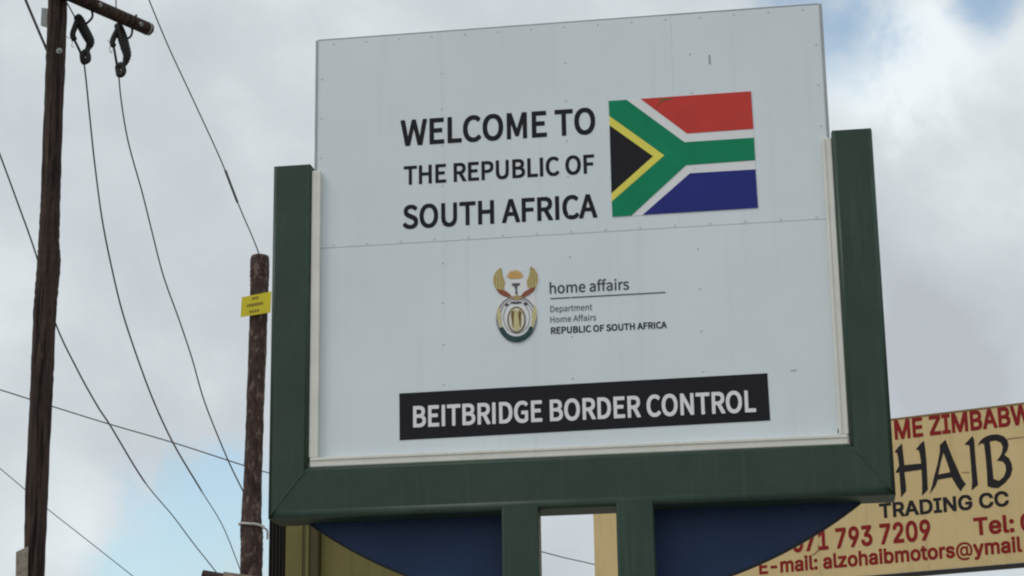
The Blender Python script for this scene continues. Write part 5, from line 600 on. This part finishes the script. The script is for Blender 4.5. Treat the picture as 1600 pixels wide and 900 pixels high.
fr = slab(p2, ul, ur, zb-.05, zb, -.10, .010, 'bottom_rail', 'steel', ts)
slab(p2, ul, ur, zt, zt+.016, -.10, .010, 'top_rail', 'peel', ts)
slab(p2, ul, ul+.05, zb+.002, zt-.002, -.09, -.016, 'side_rail', 'tan', ts)
for uu in (ul+.5, 0.75-2.2, 3.0):
    slab(p2, uu, uu+.14, -.1, zt-.05, -.24, -.101, 'support_post', 'galv', ts)
MB = .012
lettering(p2, 'B', 'ME ZIMBABWE', (1398.5, 686.8), (1632, 660.3), (1500, 644.2), ts, 'maroon', .027, h=.002)
lettering(p2, 'B', 'TRADING CC', (1374.5, 809.5), (1577, 791.2), (1475, 776.8), ts, 'tanink', .024, h=.002)
lettering(p2, 'B', '071 793 7209', (1238.5, 863.5), (1455, 844), (1345, 821.5), ts, 'maroon', .020, h=.002)
lettering(p2, 'B', 'Tel:', (1522.5, 837), (1585.5, 831.3), (1560, 805.5), ts, 'maroon', .024, h=.002)
lettering(p2, 'B', '0', (1595.5, 830.6), (1616, 828.8), (1605, 801.8), ts, 'maroon', .024, h=.002)
lettering(p2, 'B', 'E-mail: alzohaibmotors~@~ymail', (1186.5, 897.5), (1597.5, 862.3), (1385, 856.8), ts, 'maroon', .020, h=.002)
def Y(pts): return [(1380+x/5.627, 620+y/5.627) for x, y in pts]
for nm, spl in (('H', [[(100, 484), (135, 440), (165, 410), (172, 470), (180, 540), (186, 600), (335, 586), (322, 500), (312, 470), (288, 462), (330, 410), (358, 386), (368, 440), (380, 560), (393, 815), (370, 842), (342, 868), (343, 760), (337, 640), (186, 662), (196, 740), (203, 828), (180, 855), (158, 885), (152, 800), (142, 664), (108, 668), (125, 632), (140, 604), (132, 540), (122, 494)]]),
                ('A', [[(498, 425), (548, 376), (572, 440), (620, 560), (690, 715), (728, 768), (700, 800), (682, 832), (650, 790), (602, 708), (480, 728), (462, 780), (435, 820), (408, 856), (428, 790), (448, 700), (478, 590), (498, 480)], [(530, 490), (505, 580), (484, 684), (590, 662), (560, 570)]]),
                ('I', [[(716, 418), (752, 380), (786, 342), (800, 380), (806, 480), (820, 640), (834, 775), (806, 798), (778, 824), (782, 740), (772, 600), (758, 428)]]),
                ('B', [[(832, 428), (858, 382), (900, 350), (950, 333), (1010, 330), (1062, 348), (1092, 380), (1102, 425), (1092, 470), (1066, 508), (1106, 540), (1130, 590), (1136, 640), (1118, 700), (1070, 758), (1012, 802), (960, 800), (918, 788), (912, 660), (900, 520), (886, 412), (860, 412)], [(938, 392), (950, 520), (962, 640), (970, 722), (1020, 738), (1062, 700), (1080, 650), (1076, 600), (1050, 568), (998, 562), (1024, 530), (1044, 490), (1052, 440), (1034, 402), (990, 384)]])):
    poly(p2, [Y(s) for s in spl], ts, 'tanink', 'painted_letter', .002)
# peeling sheet joints
poly(p2, [Y([(1090, 366), (1238, 350), (1238, 358), (1095, 376)])], ts, 'peel', 'joint_strip', .002)
poly(p2, [Y([(690, 661), (760, 660), (760, 667), (692, 670)])], ts, 'peel', 'joint_strip', .002)
poly(p2, [[(1278.2, 848), (1279.6, 860), (1274, 866), (1266, 868.6), (1266, 867.8), (1273, 864.5), (1277.6, 859)]], ts, 'peel', 'joint_strip', .004)

# ================================================================ timber poles
GP = 'timber utility poles behind the sign'
def pole(tab, Yd, topz, name, label, m, seg=20):
    """tab: (py, left px, right px) -> tapering, slightly crooked trunk reaching the ground"""
    pts, rad = [], []
    for (py, l, r_) in tab:
        a, b = at(l, py, Yd), at(r_, py, Yd); pts.append((a+b)/2); rad.append((b-a).length/2)
    top, bot = pts[0], pts[-1]; d = (pts[-1]-pts[-3]); k = bot.z/(-d.z)
    P = []; Q = []
    if topz > top.z: P.append(top+(pts[0]-pts[2])/(pts[0]-pts[2]).z*(topz-top.z)); Q.append(rad[0]*.97)
    P += pts; Q += rad
    for f in (.33, .66, 1.0): P.append(bot+d*k*f); Q.append(rad[-1]*(1+.18*f))
    PP = smooth_path(P, 8); QQ = []
    for i in range(len(P)-1):
        for k2 in range(8): QQ.append(Q[i]+(Q[i+1]-Q[i])*k2/8)
    QQ.append(Q[-1]); PP.reverse(); QQ.reverse()
    QQ = [q*(1+random.uniform(-.022, .022)) for q in QQ]
    PP.append(PP[-1]+Vector((0, 0, .012))); QQ.append(QQ[-1]*.86)
    t = thing(name, label, 'utility pole', (PP[0].x, PP[0].y, 0), GP)
    obj('trunk', tube(PP, QQ, seg, wob=.022), m, t, True)
    return t, PP[-1]
YP1, YP2 = 9.0, 13.0
p1, top1 = pole([(0, 76, 104.5), (80, 73, 102), (160, 70, 98.5), (260, 66, 95), (330, 63.5, 93), (375, 61, 92), (410, 59, 94), (450, 56, 90), (490, 53, 87), (560, 50, 84), (630, 47.5, 80.5), (760, 41, 74.5), (900, 37.5, 69)], YP1, at(90, -60, YP1).z,
    'utility_pole', 'tall dark timber pole at the left carrying a crossarm and two insulators', 'wood')
# crossarm: a round timber running away to the right
AX = at(100, -12.5, YP1-.14)
ah = math.atan2(*(RT0*math.sin(R(50))+Vector((FWD.x, FWD.y, 0)).normalized()*math.cos(R(50))).xy[:]) if False else 0
f2 = Vector((FWD.x, FWD.y, 0)).normalized()
def arm_pt(px, py):
    # spots of the crossarm on the level plane through its axis
    d = ray(px, py); t = (AX.z-CAM.z)/d.z; return CAM+d*t
e1 = arm_pt(233.5, 46)
dirA = (e1-AX).normalized()
ARMR = .076
s0 = AX-dirA*.7
L = (e1-s0).length
pp = [s0+dirA*L*k/24 for k in range(25)]
rr = [ARMR*(1+random.uniform(-.012, .012)) for _ in pp]
pp = pp+[pp[-1]+dirA*.008]; rr = rr+[ARMR*.9]
arm = obj('crossarm', tube(pp, rr, 20, wob=.008), 'wood', p1, True)
obj('end_band', tube([e1-dirA*.05, e1-dirA*.028], ARMR*1.03, 20), 'galv', arm)
for (px, py) in ((151, 5), (214, 35)):
    q = arm_pt(px, py); n_ = (CAM-q); n_ = (n_-dirA*n_.dot(dirA)).normalized(); q = q+n_*ARMR*.96
    obj('bolt', tube([q, q+n_*.012, q+n_*.013, q+n_*.03], [.026, .026, .012, .012], 8), 'galv', arm)
q = e1-dirA*.22+Vector((0, 0, ARMR*.9)); obj('bolt', tube([q, q+Vector((0, 0, .04))], .013, 8), 'steel', arm)
q = e1+dirA*.01; obj('tie_wire', tube([q, q+dirA*.05+Vector((0, 0, .004)), q+dirA*.08+Vector((0, 0, -.01))], .003, 6), 'palewire', arm)
q = at(93, 80, YP1-.10); obj('bolt', tube([q, q+Vector((0, -.014, 0)), q+Vector((0, -.015, 0)), q+Vector((0, -.04, 0))], [.034, .034, .014, .014], 10), 'galv', p1)
def plate(name, corners, Yd, m, parent, t=.006):
    bm = bmesh.new(); v = [bm.verts.new(at(x, y, Yd)) for x, y in corners]; f_ = bm.faces.new(v)
    ex = bmesh.ops.extrude_face_region(bm, geom=[f_])
    for q in ex['geom']:
        if isinstance(q, bmesh.types.BMVert): q.co.y += t
    return obj(name, bm, m, parent)
pm = plate('metal_plate', ((65, 12), (77, 13.5), (76, 44), (63.5, 40)), YP1, 'galv', p1)
tg = plate('notice_board', ((25, 862.5), (43.5, 853.5), (42, 960), (23, 968)), YP1-.14, 'tag', p1, .02)
tg['label'] = 'weathered notice board on the side of the pole'
plate('notice_band', ((26.5, 889.5), (42, 882), (42, 888), (26.5, 896)), YP1-.1445, 'oldwood', p1, .003)

p2o, top2 = pole([(401, 392.5, 419.5), (408, 391.5, 420.5), (425, 391, 420.5), (440, 391, 420), (456, 391.5, 419), (500, 390, 417.5), (560, 388, 415.5), (630, 385.5, 412.5), (700, 383, 410.5), (760, 380.5, 408.5), (812, 377, 408.5), (828, 375.5, 410.5), (850, 376.5, 410.5), (890, 376, 409.5), (930, 375, 409.5)], YP2, 0,
    'utility_pole', 'shorter flaking brown timber pole with a yellow plate beside the green frame', 'wood2')
yp = plate('warning_plate', ((377.8, 464.5), (424, 455.3), (422.5, 488), (375.8, 495.5)), YP2-.17, 'ysign', p2o)
yp['label'] = 'yellow warning plate'
ypl = Plane(at(400, 475, YP2-.1715), (1, 0, 0))
def dab(cx, cyy, w_, h_): return [(cx-w_/2, cyy-h_/2+w_*.09), (cx+w_/2, cyy-h_/2-w_*.09), (cx+w_/2, cyy+h_/2-w_*.09), (cx-w_/2, cyy+h_/2+w_*.09)]
marks = []
for (x0, x1, y, n_, h_) in ((393.5, 404, 465.5, 3, 4.5), (385.5, 411, 475.5, 8, 4.5), (389, 405, 485.5, 4, 4)):
    st = (x1-x0)/n_
    for k in range(n_): marks.append(dab(x0+st*(k+.5), y-(x0+st*k-398)*.18, st*.62, h_*random.uniform(.8, 1.05)))
poly(ypl, marks, yp, 'dkbrown', 'lettering', .001)
# galvanised tie wire round the pole and its loose end
c_ = at(393, 821, YP2); rT = (at(411, 821, YP2)-at(375, 821, YP2)).length/2*1.03
ring = [c_+Vector((math.cos(a)*rT, math.sin(a)*rT, -.02*math.cos(a))) for a in [2*math.pi*k/28 for k in range(29)]]
obj('tie_wire', tube(ring, .016, 8, cap=False), 'palewire', p2o, True)
obj('tie_wire', tube(smooth_path([at(393, 817.5, YP2-.21), at(405, 820, YP2-.20), at(412, 824.5, YP2-.18), at(417, 828, YP2-.15), at(418, 835, YP2-.12), at(417.5, 842, YP2-.08)]), .013, 6), 'palewire', p2o, True)
# low crossarm just showing at the bottom edge
a0, a1 = at(317, 898, YP2-.25), at(470, 925, YP2-.25); dd = (a1-a0).normalized()
lo = obj('lower_crossarm', tube([a0, a0+dd*.4, a0+dd*.8, a1], .058, 14, wob=.03), 'wood', p2o, True)
b0, b1 = at(349, 893, YP2-.36), at(440, 906, YP2-.36)
bm = bmesh.new(); dz = Vector((0, 0, 1)); dn = Vector((0, 1, 0))
vv = [b0, b1, b1-dz*.10, b0-dz*.10]; v1 = [bm.verts.new(p) for p in vv]; v2 = [bm.verts.new(p+dn*.09) for p in vv]
bm.faces.new(v1); bm.faces.new(v2)
for k in range(4): bm.faces.new((v1[k], v1[(k+1) % 4], v2[(k+1) % 4], v2[k]))
obj('timber_block', bm, 'oldwood', lo)

# ================================================================ strain insulators under the crossarm
def insulator(hook, body, strap, shackle, label, YI):
    q = at(*body[0], YI)
    t = thing('strain_insulator', label, 'insulator', q, 'insulators hanging from the crossarm')
    obj('hook', tube(smooth_path([at(x, y, YI+dy) for x, y, dy in hook]), .014, 8), 'steel', t, True)
    P = smooth_path([at(x, y, YI) for x, y in body], 10); n_ = len(P); rad = []
    for i in range(n_):
        s = i/(n_-1); env = .060*math.sin(math.pi*min(1, max(0, .16+.76*s)))**.45
        rad.append(max(.020, env*(1.0 if i % 3 else .88)))
    obj('insulator_body', tube(P, rad, 14), 'insul', t, True)
    obj('clamp_arm', tube(smooth_path([at(x, y, YI-.03) for x, y in strap]), [.0], 8) if False else tube(smooth_path([at(x, y, YI-.03) for x, y in strap[:4]]), .034, 8), 'steel', t, True)
    obj('rod', tube([at(x, y, YI-.03) for x, y in strap[3:]], .015, 8), 'steel', t, True)
    sh = smooth_path([at(x, y, YI-.01) for x, y in shackle], 6); obj('shackle', tube(sh, .033, 8), 'steel', t, True)
    return t
hy = 0.0
YA1 = arm_pt(143, 8).y; YA2 = arm_pt(205, 34).y
insulator([(142, 12, 0), (144.5, 22, 0), (143, 29, 0), (135, 37, 0)], [(120, 26), (124, 31), (130, 44), (137, 57), (141, 66), (138, 75)],
          [(121, 32), (116.5, 44), (113.5, 54), (116, 62), (124, 78), (131, 96)], [(138, 74), (136, 81), (138, 88), (137.5, 94), (131, 97), (129, 91), (129, 85), (133, 81), (137, 81)], 'dark strain insulator under the crossarm, nearest the tall pole', YA1)
insulator([(205.5, 38, 0), (206.5, 50, 0), (203, 58, 0), (194, 62, 0)], [(184, 38), (187, 46), (191, 58), (195, 72), (198.5, 86), (195.5, 99)],
          [(184, 46), (178, 58), (175.5, 66), (177.5, 72), (180, 86), (183.5, 106)], [(196, 98), (192, 103), (193.5, 110), (191, 116), (186, 117), (184.5, 111), (184, 105), (188, 101), (192, 102)], 'dark strain insulator under the far end of the crossarm', YA2)
# ================================================================ overhead wires
GW = 'overhead wires'
def wire(label, pts, r=.0085, m='wire', name='overhead_wire', cat='wire', thick=()):
    P = smooth_path([at(*p) for p in pts], 8)
    if isinstance(r, tuple): r = [r[0] if i < len(P)*r[2] else r[1] for i in range(len(P))]
    o = tag(obj(name, tube(P, r, 6), m, None, True), label, cat, GW)
    for (i, j, k) in thick:
        s = obj('wire_sleeve', tube(smooth_path([at(*p) for p in (i, j, k)], 4), r*1.75, 8), m, o, True)
    return o
wire('wire sagging from the insulator nearest the tall pole to the shorter pole', [(131, 95, YA1), (135, 130, YA1+.1), (141, 190, YA1+.3), (148.5, 260, YA1+.6), (160, 345, 10), (176, 425, 10.6), (192, 490, 11), (215, 560, 11.4), (241, 629, 11.8), (271.5, 694, 12.1), (313, 764, 12.4), (348, 822, 12.6), (376, 892, 12.9)], (.0105, .0062, .83))
wire('wire sagging from the crossarm end insulator to behind the shorter pole', [(185.5, 115, YA2), (188.5, 150, YA2+.1), (196, 200, YA2+.3), (205, 240, YA2+.5), (222, 300, 10.8), (237, 360, 11.2), (255, 430, 11.6), (280, 500, 12), (300, 560, 12.4), (320, 629, 12.8), (355, 716, 13.2), (378, 764, 13.5), (395, 800, 14)], .0095)
wire('straight wire from the top edge down to the tip of the shorter pole', [(228, -12, 10.5), (262, 70, 11), (300, 152, 11.5), (345, 250, 12.1), (372, 318, 12.6), (396, 374, 12.85), (406.5, 402, 13.0)], .0088, thick=(((352, 266, 12.2), (358, 282, 12.3), (371, 316, 12.57)),))
wire('wire coming in at the left edge, passing behind the tall pole and down', [(-12, 212, 9.6), (0, 242, 9.8), (28, 318, 10), (57, 400, 10.3), (86, 503, 10.8), (120, 576, 11.1), (152, 634, 11.5), (173, 666, 11.8), (224, 750, 12.2), (270, 806, 12.5), (300, 846, 12.7), (338, 894, 12.75)], (.0105, .0070, .73))
wire('long wire crossing the sky behind both poles and the sign', [(-30, 601, 30), (0, 609, 30), (82, 635, 31), (172, 663, 31.5), (272, 692, 32), (380, 727, 33), (415, 737.5, 33.5), (630, 801, 35), (846, 862, 37), (927, 881.5, 38), (1060, 912, 39)], .0155, 'wiregrey')
wire('thin faint wire falling from the left edge to the bottom edge', [(-20, 716, 30), (0, 732, 30), (38, 764, 30.5), (74, 795, 31), (130, 839, 31.5), (206, 899, 32), (240, 926, 32.5)], .0115, 'wiregrey')
wire('thick stay rod joining the tall pole near the top left corner', [(32, -20, 8.6), (40, 0, 8.7), (56, 38, 8.85), (74, 80, 9.0)], .0165, 'wire', 'stay_rod', 'stay wire')
wire('short jumper wire from the tall pole head to the insulator beside it', [(103, 2, YP1-.1), (110, 14, YP1-.05), (116, 25, YA1), (121, 33, YA1-.03)], .009, 'wire', 'jumper_wire')
wire('short wire rising from the middle of the crossarm', [(181, 16, arm_pt(181, 22).y), (181.3, 5, arm_pt(181, 22).y), (180.5, -15, arm_pt(181, 22).y)], .008, 'wire', 'jumper_wire')
wire('loose pigtail of tie wire beside the first insulator', [(104, 57, YA1), (108, 60, YA1), (112, 58, YA1), (113, 66, YA1), (112, 72, YA1), (116, 74, YA1)], .0035, 'wiregrey', 'tie_wire')
wire('loose pigtail of tie wire beside the second insulator', [(168, 62, YA2), (171, 66, YA2), (174, 65, YA2), (171, 76, YA2), (173, 83, YA2), (175, 78, YA2)], .0035, 'wiregrey', 'tie_wire')

# ================================================================ yellow kiosk behind the sign, lower left
YK = 5.0
zk = at(600, 795, YK).z
k = thing('kiosk', 'yellow sheet metal kiosk in shade-darkened colour with dark ribbed cladding showing under the green frame', 'kiosk', (at(600, 850, YK).x, YK+1, 0))
xs = [at(px, 860, YK).x for px in (418.5, 446, 474, 499, 770)]
obj('wall', box(xs[1], xs[2]-.006, YK, YK+2.2, 0, zk, .004), 'olive', k)
obj('wall', box(xs[3]+.004, xs[4], YK+.03, YK+2.2, 0, zk, .004), 'olive', k)
obj('corner_post', box(xs[2], xs[3], YK-.03, YK+.15, 0, zk, .02, seg=3), 'oliveD', k)
obj('corner_bead', box(xs[2]+.03, xs[2]+.055, YK-.045, YK-.031, 0, zk, .004), 'olive', k)
cl_ = obj('cladding', box(xs[0], xs[1]-.004, YK+.03, YK+2.1, 0, zk), 'brownclad', k)
nr = 5
for i in range(nr):
    a = xs[0]+(xs[1]-xs[0]-.004)*i/nr
    obj('cladding_rib', box(a+.006, a+(xs[1]-xs[0])/nr*.55, YK+.005, YK+.0295, 0, zk-.01, .004, seg=1), 'brownclad', cl_)
obj('roof', box(xs[0]+.012, xs[4]+.02, YK-.02, YK+2.25, zk+.002, zk+.06), 'steel', k)
